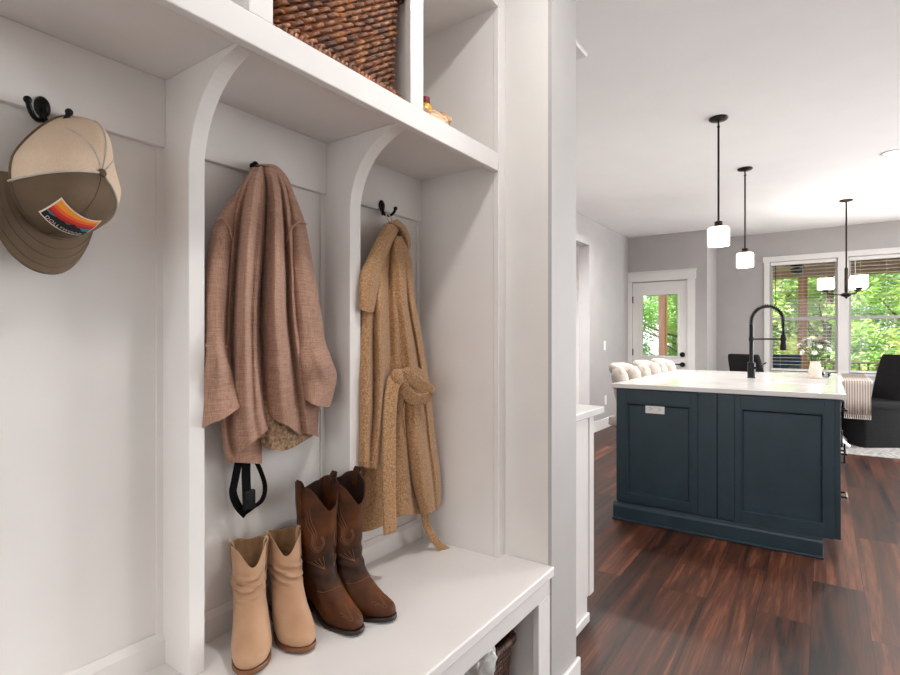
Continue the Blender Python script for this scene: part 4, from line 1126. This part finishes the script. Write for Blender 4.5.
# ------------------------------------------------------------------ boots on the bench
def boot(kind, label, loc, ang, mirror=1, fl=None):
    tall = kind == 'cowboy'
    t = thing('cowboy_boot' if tall else 'ankle_boot', label, 'boot', loc, 'pair of tall brown cowboy boots' if tall else 'pair of tan ankle boots')
    # z, back, front, half width, foot shape weight
    if tall:
        S = [(.008, .010, .243, .036, 1), (.014, .006, .250, .040, 1), (.024, .003, .250, .0425, 1), (.034, .001, .243, .0425, 1), (.045, .001, .226, .0415, .95), (.055, .002, .207, .0405, .9), (.068, .004, .185, .039, .7), (.085, .008, .162, .0375, .4), (.105, .013, .142, .0375, .2), (.13, .016, .130, .039, 0), (.16, .014, .124, .043, 0), (.20, .010, .125, .046, 0), (.25, .006, .129, .049, 0), (.30, .003, .133, .051, 0), (.335, .002, .136, .052, 0)]
        H, rise = .335, .030
    else:
        S = [(.008, .008, .222, .034, 1), (.014, .004, .230, .039, 1), (.024, .001, .231, .0425, 1), (.034, .0, .225, .0435, 1), (.045, .0, .211, .0425, .95), (.056, .001, .195, .041, .9), (.07, .003, .175, .0395, .7), (.085, .006, .157, .038, .45), (.10, .009, .142, .0365, .25), (.115, .012, .131, .0355, .1), (.135, .010, .122, .035, 0), (.16, .009, .115, .037, 0), (.19, .004, .114, .039, 0), (.222, -.004, .112, .040, 0)]
        H, rise = .222, .024
    L_ = max(s[2] for s in S)
    NT, NR = 64, 70
    def foot(u):   # outline half width, 0 heel .. 1 toe
        u = min(max(u, 0), 1)
        hl = .72*sqrt(max(0, 1-((u-.16)/.16)**2)) if u < .16 else .72
        wv = .70+.30*sm(.2, .68, u)-.02*sin(pi*min(u/.5, 1))
        if u < .16: wv = .70/.72*hl
        tip = sqrt(max(0, 1-((u-.68)/.32)**2)) if u > .68 else 1
        if tall and u > .68: tip = tip**.95*(1-.18*sin(pi*(u-.68)/.32))
        return wv*tip
    def profile(tt):
        n_ = len(S)-1; f = tt*n_; i = min(int(f), n_-1); f -= i
        return [lerp(a, b, f) for a, b in zip(S[i], S[i+1])] if False else poly_at([list(s) for s in S], tt)
    def surf(th, tt, off=0):
        z, xb, xf, W, fw = profile(tt); fw = min(max(fw, 0), 1)
        c = cos(th); u = .5+.5*c
        el = sqrt(max(0, 1-c*c)); hw = lerp(el, foot(u), fw)
        x = lerp(xb, xf, u); y = W*hw*(1 if sin(th) >= 0 else -1)
        # foot curves inward a little at the ball
        y += .010*mirror*fw*sin(pi*min(max((u-.25)/.75, 0), 1))*(.6)
        rz_ = rise*(1-sm(.28*L_, .62*L_, x))*(1-sm(.06, .16, z))
        tipup = .006*sm(.75*L_, L_, x)*(1-sm(.03, .06, z))
        zz = z+rz_+tipup
        cr = 0
        if tall:
            g = sm(.72, 1, tt)
            zz += g*(-.062*max(0, c)**3*(1+.0*c)-.035*max(0, -c)**4+.008*abs(sin(2.5*th+.4))+.006)
            cr = .0016*sin(zz*210+2*cos(th))*math.exp(-((zz-.13)/.035)**2)
        else:
            g = sm(.74, 1, tt)
            zz += g*(-.042*max(0, cos(th-.25*mirror))**5-.012*max(0, -c)**4+.006)
            cr = (.0058*sin((zz+.016*cos(th+.6*mirror))*300+1.2*sin(th))+.0025*sin(zz*520+3*th))*math.exp(-((zz-.142)/.021)**2)
        nx_, ny_ = c, (sin(th))
        nq = noise.noise(Vector((x*22, y*22, zz*22+(7 if mirror > 0 else 0))))*.0016
        o_ = off+cr+nq
        return Vector((x+nx_*o_, y+ny_*o_, zz))
    vs = [surf(2*pi*j/NT, i/NR) for i in range(NR+1) for j in range(NT)]
    fs = [(i*NT+j, i*NT+(j+1) % NT, (i+1)*NT+(j+1) % NT, (i+1)*NT+j) for i in range(NR) for j in range(NT)]
    fs.append(tuple(range(NT-1, -1, -1)))
    up = MB().add(vs, fs).build('upper', [M['brown'] if tall else M['tan']], t, keep=True, smooth=True)
    # lining
    vs = [surf(2*pi*j/NT, lerp(.45, .994, i/24), -.0032) for i in range(25) for j in range(NT)]
    fs = [(i*NT+j, (i+1)*NT+j, (i+1)*NT+(j+1) % NT, i*NT+(j+1) % NT) for i in range(24) for j in range(NT)]
    fs.append(tuple(range(NT)))
    e = MB().add(vs, fs)
    e.loft([[surf(2*pi*j/NT, 1, 0) for j in range(NT)], [surf(2*pi*j/NT, .994, -.0032) for j in range(NT)]], True, False)
    e.build('shaft_lining', M['brownin'] if tall else M['tanin'], t, keep=True, smooth=True)
    # sole: follows the rise from heel to ball
    def outline(o_, z_):
        P = []
        for j in range(NT):
            q_ = surf(2*pi*j/NT, .07, o_); P.append(Vector((q_.x, q_.y, 0)))
        return P
    O = outline(.0045, 0); O2 = outline(.003, 0); rings = []
    def sz(x): return rise*(1-sm(.28*L_, .62*L_, x))+.006*sm(.75*L_, L_, x)
    th_ = .0085
    def rg(Oq, dz): return [Vector((q_.x, q_.y, max(dz+sz(q_.x), 0))) for q_ in Oq]
    e = MB().loft([rg(O2, .0), rg(O, .002), rg(O, th_-.001), rg(O2, th_+.002)], True, True)
    e.build('sole', M['darksole'] if tall else M['tansole'], t, keep=True, smooth=True, auto=40)
    # stacked heel block
    hx = .066 if tall else .070
    top = []; 
    for q_ in O:
        top.append(Vector((min(q_.x, hx), q_.y*.98 if q_.x < hx else math.copysign(min(abs(q_.y), .03), q_.y), 0)))
    r0, r1 = [], []
    for q_ in top:
        r1.append(Vector((q_.x, q_.y, rise+.001)))
        r0.append(Vector((q_.x*.9+.006, q_.y*.9, 0)))
    MB().loft([r0, r1], True, True).build('heel', M['darksole'] if tall else M['tansole'], t, keep=True, smooth=False)
    # pull tabs at the sides
    if tall:
        for s in (-1, 1):
            th0 = s*pi/2
            P = [surf(th0, tt, .002) for tt in (.86, .93, .985)]
            top_ = surf(th0, 1, .003)+Vector((0, 0, .012)); P.append(top_)
            P += [surf(th0, .985, -.007)+Vector((0, 0, 0)), surf(th0, .93, -.007)]
            MB().ribbon([poly_at([tuple(x) for x in P], i/20) for i in range(21)], .020, .0022, (1, 0, 0)).build('pull_strap', M['brown'], t, keep=True, smooth=False)
    else:
        for s in (-1, 1):
            th0 = s*1.55
            P = [surf(th0, tt, .0015) for tt in (.84, .92, .985)]
            P.append(surf(th0, 1, .003)+Vector((0, 0, .010))); P += [surf(th0, .985, -.006), surf(th0, .92, -.006)]
            MB().ribbon([poly_at([tuple(x) for x in P], i/20) for i in range(21)], .017, .002, (1, 0, 0)).build('pull_tab', M['tan'], t, keep=True, smooth=False)
    if tall:
        # stitched shaft and toe pattern
        ttz = lambda z: min(range(len(S)), key=lambda k: abs(S[k][0]-z))/(len(S)-1)
        def zt(z):
            for k in range(len(S)-1):
                if S[k][0] <= z <= S[k+1][0]: return (k+(z-S[k][0])/(S[k+1][0]-S[k][0]))/(len(S)-1)
            return 1
        def stitch(P, r=.0007):
            pts = [surf(a, zt(z), .0006) for a, z in P]
            e.tube(pts, r, 5)
        e = MB()
        for s in (-1, 1):
            for k in range(3):      # flame lines on the shaft
                o_ = .10*k
                P = []
                for i in range(50):
                    f = i/49; P.append((s*(.55+o_+.20*sin(f*9.5)*(1-f)+.5*f), lerp(.175, .285-.012*k, f)))
                stitch(P)
            for k in range(3):      # horseshoe curve
                P = []
                for i in range(40):
                    a = -2.6+i/39*5.2; P.append((s*.62+.34*(1-.15*k)*sin(a)*1.0, .195-.026*(1-.18*k)*cos(a)+.012))
                stitch(P)
            for k in range(5):      # fan above the instep
                P = []
                for i in range(16):
                    f = i/15; P.append((s*(.35+.25*k*f), .128+.035*f*(1-.12*k)))
                stitch(P)
        e.build('shaft_stitching', M['stitch'], t, keep=True, smooth=True)
        e = MB()
        for k in range(2):          # toe bug
            P = []
            for i in range(60):
                f = -1+2*i/59; z = .052+.010*math.cos(f*7)*(1-abs(f)*.5)-.006*k-.010*abs(f)
                P.append((f*.62, z))
            stitch(P)
        P = [(f*1.25/20, .074+.016*cos(f*1.25/20*1.4)) for f in range(-20, 21)]
        stitch(P)
        e.build('toe_stitching', M['stitch'], t, keep=True, smooth=True)
    else:
        e = MB()
    t.rotation_euler = (0, 0, ang)
    return t
def place_boot(kind, label, heel, toe, mirror):
    a = atan2(toe[1]-heel[1], toe[0]-heel[0])
    return boot(kind, label, (heel[0], heel[1], BZ), a, mirror)
place_boot('ankle', 'tan suede ankle boot nearest the first divider, its slouched top tipped open', (-1.192, .812), (-1.02, .695), 1)
place_boot('ankle', 'tan suede ankle boot beside the brown cowboy boots', (-1.185, .893), (-.985, .818), -1)
place_boot('cowboy', 'tall brown cowboy boot next to the tan ankle boots', (-1.172, .966), (-.93, .934), 1)
place_boot('cowboy', 'tall brown cowboy boot next to the right divider and the camel coat', (-1.15, 1.03), (-.915, 1.03), -1)

# ------------------------------------------------------------------ woven baskets
def basket_row(e, x0, x1, y0, y1, z, r, pitch, strands, ph, rr_=.045, tw=1, jit=.0015, seed=0):
    P = rr(x0, x1, y0, y1, z, rr_*.7, 8)
    P = [Vector(q) for q in P]+[Vector(P[0])]
    L = [0]
    for i in range(1, len(P)): L.append(L[-1]+(P[i]-P[i-1]).length)
    tot = L[-1]; turns = round(tot/pitch); n_ = turns*8
    base = []
    for i in range(n_+1):
        d = tot*i/n_
        k = 1
        while k < len(L)-1 and L[k] < d: k += 1
        f = (d-L[k-1])/max(L[k]-L[k-1], 1e-9); base.append((P[k-1].lerp(P[k], f), (P[k]-P[k-1]).normalized()))
    for s in range(strands):
        pts = []
        for i, (q, tg) in enumerate(base):
            a = tw*2*pi*turns*i/n_+2*pi*s/strands+ph
            nrm = Vector((tg.y, -tg.x, 0)); u = Vector((0, 0, 1))
            j = noise.noise(Vector((q.x*60, q.y*60, q.z*60+s*3+seed)))*jit
            pts.append(q+nrm*(cos(a)*(r*.85)+j)+u*(sin(a)*r*.95+j))
        e.tube(pts, r*(.78 if strands == 2 else .54), 6, cap=True)
def basket(label, x0, x1, y0, y1, z0, z1, m, row=.0185, r=.0078, taper=.01, pitch=.040):
    t = thing('woven_basket', label, 'basket', ((x0+x1)/2, (y0+y1)/2, z0), 'brown woven storage baskets')
    n_ = int((z1-z0)/row); e = MB(); em = MB()
    for i in range(n_):
        z = z0+row*(i+.5); d = taper*(1-i/n_)
        tgt = e
        basket_row(e, x0+d+r*1.6, x1-d-r*1.6, y0+d+r*1.6, y1-d-r*1.6, z, r, pitch, 3, i*1.3, tw=1, seed=i)
    e.build('woven_wall', m, t, smooth=True)
    basket_row(em, x0+.004, x1-.004, y0+.004, y1-.004, z1, r*1.35, pitch*.62, 3, 0)
    em.build('rolled_rim', m, t, smooth=True)
    eb = MB(); basket_row(eb, x0+taper, x1-taper, y0+taper, y1-taper, z0+r, r*1.15, pitch*.55, 3, 0, seed=4)
    eb.build('base_braid', m, t, smooth=True)
    lb_ = MB(); P0 = rr(x0+taper+.014, x1-taper-.014, y0+taper+.014, y1-taper-.014, z0+.004, .04, 6); P1 = rr(x0+.014, x1-.014, y0+.014, y1-.014, z1-.005, .04, 6)
    P2 = rr(x0+.017, x1-.017, y0+.017, y1-.017, z1-.005, .04, 6); P3 = rr(x0+taper+.018, x1-taper-.018, y0+taper+.018, y1-taper-.018, z0+.010, .04, 6)
    lb_.loft([P0, P1, P2, P3], True, True)
    lb_.build('inner_shell', m, t, smooth=True, auto=40)
    return t
basket('brown seagrass basket filling the middle cubby above the blazer', -1.19, -.892, .655, 1.078, LT+.001, LT+.29, M['wicker'], row=.0215, r=.0092, pitch=.07)
lbk = basket('dark brown wicker basket under the bench with a pale crumpled bag inside', -1.16, -.772, 1.10, 1.465, .081, .288, M['wickerd'], row=.017, r=.0075, pitch=.03)
basket_bag = thing('crumpled_bag', 'crumpled pale grey shiny bag bulging out of the dark basket under the bench', 'bag', (-.95, 1.28, .1))
def crumple(name, m, par, c, rx, ry, rz_, amp, freq, seed=0, flat=0, pw=.55, rot=None):
    bm = bmesh.new(); bmesh.ops.create_icosphere(bm, subdivisions=5, radius=1)
    R3 = rot.to_3x3() if rot else None
    for v in bm.verts:
        p_ = v.co.copy(); q_ = Vector([math.copysign(abs(a)**pw, a) for a in p_])
        n_ = noise.noise(p_*freq+Vector((seed, 0, 0))); n2 = abs(noise.noise(p_*freq*2.1+Vector((0, seed, 0))))
        k = 1+amp*(n_-1.1*n2)
        q_ = Vector((q_.x*rx*k, q_.y*ry*k, q_.z*rz_*k))
        if R3: q_ = R3 @ q_
        v.co = q_+Vector(c)
    off = Vector(par.location) if par else Vector((0, 0, 0))
    for v in bm.verts: v.co -= off
    me = bpy.data.meshes.new(name); bm.to_mesh(me); bm.free(); me.materials.append(m)
    me.polygons.foreach_set('use_smooth', [True]*len(me.polygons))
    o = bpy.data.objects.new(name, me); COL.objects.link(o); o.parent = par; return o
M['bagw'] = mat('pale_shiny_bag', '#aaa8a4', '#cfcdc9', .28, scale=12, bump=.2, bscale=40)
crumple('bag_body', M['bagw'], basket_bag, (-.84, 1.235, .305), .095, .08, .085, .22, 2.6, 3)
crumple('bag_fold', M['bagw'], basket_bag, (-.90, 1.35, .20), .10, .07, .075, .25, 3, 9)
# things on the right cubby shelf
M['packet'] = mat('cream_orange_packet', '#e7cfae', '#e6b183', .55, scale=30, lo=.45, hi=.55)
tp = thing('paper_packet', 'crumpled cream and orange packet lying on the right cubby shelf, under the yellow bottle', 'packet', (-1.0, 1.33, LT))
crumple('packet_body', M['packet'], tp, (-1.02, 1.30, LT+.040), .075, .075, .042, .16, 2.4, 5, pw=.6)
tp2 = thing('paper_packet', 'smaller tan crumpled packet standing out at the right end of the cubby pile', 'packet', (-1.0, 1.36, LT+.07))
crumple('packet_body', M['packet'], tp2, (-1.01, 1.36, LT+.080), .05, .035, .015, .2, 3, 8, pw=.6)
yb = thing('yellow_bottle', 'small yellow bottle with a dark red cap on the right cubby shelf', 'bottle', (-1.03, 1.325, LT+0.097))
M['yellow'] = mat('yellow_plastic', '#e0a52a', '#e8b53a', .4); M['redcap'] = mat('dark_red_plastic', '#6d1420', '#7c1a26', .4)
MB().lathe([(.018, LT+0.088), (.021, LT+0.092), (.021, LT+0.120), (.012, LT+0.130)], (-1.03, 1.332, 0), 24).build('bottle_body', M['yellow'], yb, smooth=True, auto=50)
MB().lathe([(.012, LT+0.130), (.015, LT+0.131), (.015, LT+0.148), (.012, LT+0.150)], (-1.03, 1.332, 0), 20).build('cap', M['redcap'], yb, smooth=True, auto=40)
# ------------------------------------------------------------------ porch and garden outside
struct(MB().box(-8, 9, YD+.14, 12.2, -.35, -.15).build('porch_deck', M['deck'])); 
bpy.data.objects['porch_deck'].name = 'floor_porch'
struct(MB().box(-8, 9, YW+.14, 12.3, 2.74, 2.84).box(-8, XJ-.14, YD+.14, YW+.14, 2.74, 2.84).box(-8, 9, 11.85, 12.05, 2.35, 2.74).build('ceiling_porch', M['porchbrown']))
for px, lb in ((663, 'orange cedar porch post seen through the exterior door glass'), (803, 'brown cedar porch post seen through the nearer window half')):
    x = atY(px, 300, 11.95).x
    tag(MB().box(x-.075, x+.075, 11.87, 12.03, -.15, 2.35).build('porch_post', M['cedar'], bevel=.008), lb, 'post', 'cedar porch posts')
for px, lb in ((960, 'brown cedar porch post beyond the right side of the window'),):
    x = atY(px, 300, 11.95).x
    tag(MB().box(x-.075, x+.075, 11.87, 12.03, -.15, 2.35).build('porch_post', M['cedar'], bevel=.008), lb, 'post', 'cedar porch posts')
rl_ = thing('porch_railing', 'brown wooden porch railing beyond the window and the outdoor furniture', 'railing', (0, 11.95, -.15))
MB().box(-8, 9, 11.9, 12.0, .76, .80).build('top_rail', M['porchbrown'], rl_)
MB().box(-8, 9, 11.93, 11.97, .0, .05).build('bottom_rail', M['porchbrown'], rl_)
e = MB(); x = -8
while x < 9: e.box(x, x+.03, 11.935, 11.965, .05, .76); x += .125
o_ = e.build('balusters', M['porchbrown'], rl_)
# ceiling fan
fx_, fy_ = atY(797, 270, 10.6).x, 10.6
fn = thing('porch_ceiling_fan', 'porch ceiling fan with tan blades seen through the top of the window', 'ceiling fan', (fx_, fy_, 2.74))
MB().cyl((fx_, fy_, 2.74), (fx_, fy_, 2.42), .012).build('downrod', M['bronze'], fn)
MB().lathe([(.03, 2.46), (.09, 2.44), (.10, 2.37), (.08, 2.31), (.03, 2.28)], (fx_, fy_, 0), 28).build('motor', M['bronze'], fn, smooth=True)
for k in range(5):
    a = radians(20+72*k); e = MB()
    c_, s_ = cos(a), sin(a)
    P = [(.10, -.03), (.2, -.05), (.62, -.07), (.66, -.03), (.66, .03), (.62, .07), (.2, .05), (.10, .03)]
    top = [(fx_+c_*u-s_*v, fy_+s_*u+c_*v, 2.375+v*.2+.006) for u, v in P]; bot = [(x_, y_, z_-.008) for x_, y_, z_ in top]
    e.loft([bot, top], True, True).build('blade', M['fan'], fn)
# outdoor furniture
def sofa(label, x0, x1, y, cm, bk, zt=.70):
    t = thing('outdoor_sofa', label, 'outdoor seat', ((x0+x1)/2, y, -.15), 'cushioned seats out on the porch')
    MB().box(x0, x1, y-.38, y+.38, -.15, .18).build('frame', M['wicker_grey'], t, bevel=.02)
    MB().box(x0, x1, y+.30, y+.40, .18, .62).build('frame_back', M['wicker_grey'], t, bevel=.02)
    for xx in (x0, x1-.12): MB().box(xx, xx+.12, y-.36, y+.30, .18, .42).build('arm', M['wicker_grey'], t, bevel=.02)
    n_ = max(1, round((x1-x0-.24)/.62)); w_ = (x1-x0-.24)/n_
    for i in range(n_):
        a = x0+.12+i*w_
        MB().box(a+.005, a+w_-.005, y-.38, y+.20, .18, .33).build('seat_cushion', M[cm], t, bevel=.035, seg=3)
        MB().box(a+.005, a+w_-.005, y+.14, y+.30, .33, zt).build('back_cushion', M[bk], t, bevel=.04, seg=3)
    return t
sofa('navy cushioned outdoor armchair behind the window next to the faucet', -.95, -.18, 10.1, 'navycush', 'navycush', .95)
sofa('long outdoor sofa with pale and blue cushions behind the window sill', .05, 1.75, 10.4, 'whitecush', 'bluecush')
tag(MB().box(-.12, .02, 10.0, 10.1, -.15, .3).build('porch_side_table', M['whitecush'], bevel=.02), 'small pale block table between the outdoor seats', 'side table')
struct(MB().add([(-40, 12.2, -1.2), (40, 12.2, -1.2), (40, 70, -2.0), (-40, 70, -2.0)], [(0, 1, 2, 3)]).build('ground_woodland', M['ground']))
# trees: trunk with boughs, crown of real leaves
def make_tree(label, seed, lm, H=6.5, R_=2.3, n=30000, zlo=.2):
    r_ = random.Random(seed)
    t = thing('tree', label, 'tree', (0, 0, 0), 'green trees beyond the porch')
    e = MB(); P = [(0, 0, 0), (.08, .05, H*.3), (-.05, .1, H*.62), (.05, 0, H*.95)]
    e.tube([poly_at(P, i/16) for i in range(17)], [.15-.12*i/16 for i in range(17)], 10)
    for k in range(11):
        a = r_.uniform(0, 2*pi); z = r_.uniform(.12, .8)*H; L = R_*r_.uniform(.5, .9)
        b0 = Vector(poly_at(P, z/(H*.95))); 
        Q = [b0, b0+Vector((cos(a)*L*.5, sin(a)*L*.5, .25)), b0+Vector((cos(a)*L, sin(a)*L, .7))]
        e.tube([poly_at([tuple(q_) for q_ in Q], i/8) for i in range(9)], [.05-.042*i/8 for i in range(9)], 7)
    e.build('trunk', M['bark'], t, smooth=True)
    cl = []
    for k in range(70):
        a = r_.uniform(0, 2*pi); z = r_.uniform(zlo, H); rad = R_*sqrt(max(.1, 1-((z-H*.45)/(H*.62))**2))
        q_ = rad*sqrt(r_.random()); cl.append((Vector((cos(a)*q_, sin(a)*q_, z)), r_.uniform(.35, .7)))
    e = MB(); vs, fs = [], []
    for i in range(n):
        c_, s_ = r_.choice(cl)
        d = Vector((r_.gauss(0, 1), r_.gauss(0, 1), r_.gauss(0, .8))).normalized()*s_*r_.random()**.4
        p_ = c_+d
        up_ = Vector((r_.gauss(0, .6), r_.gauss(0, .6), 1)).normalized(); ax = Vector((r_.gauss(0, 1), r_.gauss(0, 1), -.3)); ax = (ax-up_*ax.dot(up_)).normalized(); sd = up_.cross(ax)
        LL = r_.uniform(.08, .16); W = LL*.28; o = len(vs)
        vs += [p_, p_+ax*LL*.5+sd*W, p_+ax*LL, p_+ax*LL*.5-sd*W, p_+ax*LL*.5-up_*.012]
        fs += [(o, o+1, o+4), (o+1, o+2, o+4), (o+2, o+3, o+4), (o+3, o, o+4)]
    e.v, e.f, e.mi = vs, fs, [0]*len(fs)
    e.build('foliage', lm, t)
    return t
t1 = make_tree('x', 1, M['leaf1']); t2 = make_tree('x', 2, M['leaf2'], 7.2, 2.6); t3 = make_tree('x', 3, M['leaf3'], 5.4, 2.1)
spots = [(t1, -6.4, 17.2, 0, 'bright green tree on the left behind the cedar post in the door glass'),
         (t2, -3.6, 19.5, 1, 'deep green tree showing through the right side of the door glass'),
         (t3, -1.5, 18.6, 2, 'yellow green tree behind the faucet and the left edge of the window'),
         (t1, .1, 16.8, 3, 'bright green tree behind the porch post in the window'),
         (t2, 1.9, 18.2, 4, 'deep green tree behind the chandelier shades'),
         (t3, 3.4, 17.0, 5, 'yellow green tree behind the charcoal chair at the picture edge'),
         (t1, -4.9, 23, 2.2, 'bright green tree farther off through the door glass'),
         (t2, -.4, 24, 3.1, 'deep green tree farther off between the window trees'),
         (t1, 2.9, 24.5, .7, 'bright green tree farther off at the right of the window'),
         (t3, -8.8, 20, 1.2, 'yellow green tree farthest left beyond the porch'),
         (t2, 5.6, 20, 2.9, 'deep green tree farthest right beyond the porch')]
used = set()
for (src, x, y, a, lb) in spots:
    o = src if src not in used else copy_tree(src)
    used.add(src); o.location = (x, y, -1.5); o.rotation_euler = (0, 0, a); o['label'] = lb

# ------------------------------------------------------------------ light
wd = bpy.data.worlds.new('daylight'); SC.world = wd; wd.use_nodes = True
bg = wd.node_tree.nodes['Background']; bg.inputs['Color'].default_value = (.93, .97, 1, 1); bg.inputs['Strength'].default_value = 2.2
def area(name, loc, rot, sx, sy, energy, col=(1, 1, 1), spread=180):
    l = bpy.data.lights.new(name, 'AREA'); l.shape = 'RECTANGLE'; l.size = sx; l.size_y = sy; l.energy = energy; l.color = col; l.spread = radians(spread)
    o = bpy.data.objects.new(name, l); COL.objects.link(o); o.location = loc; o.rotation_euler = rot; return o
def disc(name, loc, size, energy, col=(1, .97, .93), spread=150):
    l = bpy.data.lights.new(name, 'AREA'); l.shape = 'DISK'; l.size = size; l.energy = energy; l.color = col; l.spread = radians(spread)
    o = bpy.data.objects.new(name, l); COL.objects.link(o); o.location = loc; return o
# added fill from the unseen right side and from behind the camera
for i, (a, b_) in enumerate(((-1.2, .6), (2.2, 4.0), (5.2, 7.4))):
    area('right_fill', (4.47, (a+b_)/2, 1.35), (0, radians(90), 0), 2.1, b_-a, (0.01, 12, 50)[i], (.94, .975, 1))
area('rear_fill', (0, -2.55, 1.5), (radians(90), 0, 0), 2.2, 2.0, 27, (.95, .98, 1))
sun = bpy.data.lights.new('sun', 'SUN'); sun.energy = 10; sun.angle = .02; so = bpy.data.objects.new('sun', sun); COL.objects.link(so)
so.rotation_euler = (radians(42), radians(-10), 0)
# ceiling downlights: visible kitchen one, inferred mudroom one; the rest are added fill
disc('mudroom_downlight', (-.28, 1.15, CZ-.01), .16, 10.5, (1, .985, .965))
disc('mudroom_downlight', (-.28, -.9, CZ-.01), .16, 7, (1, .985, .965))
disc('hallway_fill', (-2.98, 4.6, CZ-.01), .5, 90, (.96, .98, 1))  # added lamp that brightens the hallway opening
area('window_wall_fill', (3.1, YW-.03, 1.15), (radians(-90), 0, 0), 2.2, 2.1, 350, (.93, .97, 1))  # added fill beside the window; this wall has no patio door
for (x, y, en) in ((.445, 5.68, 18), (.75, 3.6, 18), (-1.7, 4.4, 18), (-1.7, 6.0, 20), (2.6, 5.0, 20), (2.6, 2.0, 18)):
    disc('kitchen_downlight', (x, y, CZ-.012), .14, en)

vs_ = SC.view_settings
SC.display_settings.display_device = 'sRGB'
vs_.view_transform = 'Standard'
try: vs_.look = 'None'
except Exception: pass
vs_.gamma = 1; vs_.exposure = .15; vs_.use_curve_mapping = False
SC.cycles.use_denoising = True
SC.cycles.max_bounces = 10; SC.cycles.diffuse_bounces = 5; SC.cycles.transparent_max_bounces = 12
SC.cycles.caustics_reflective = False; SC.cycles.caustics_refractive = False
SC.cycles.sample_clamp_indirect = 4
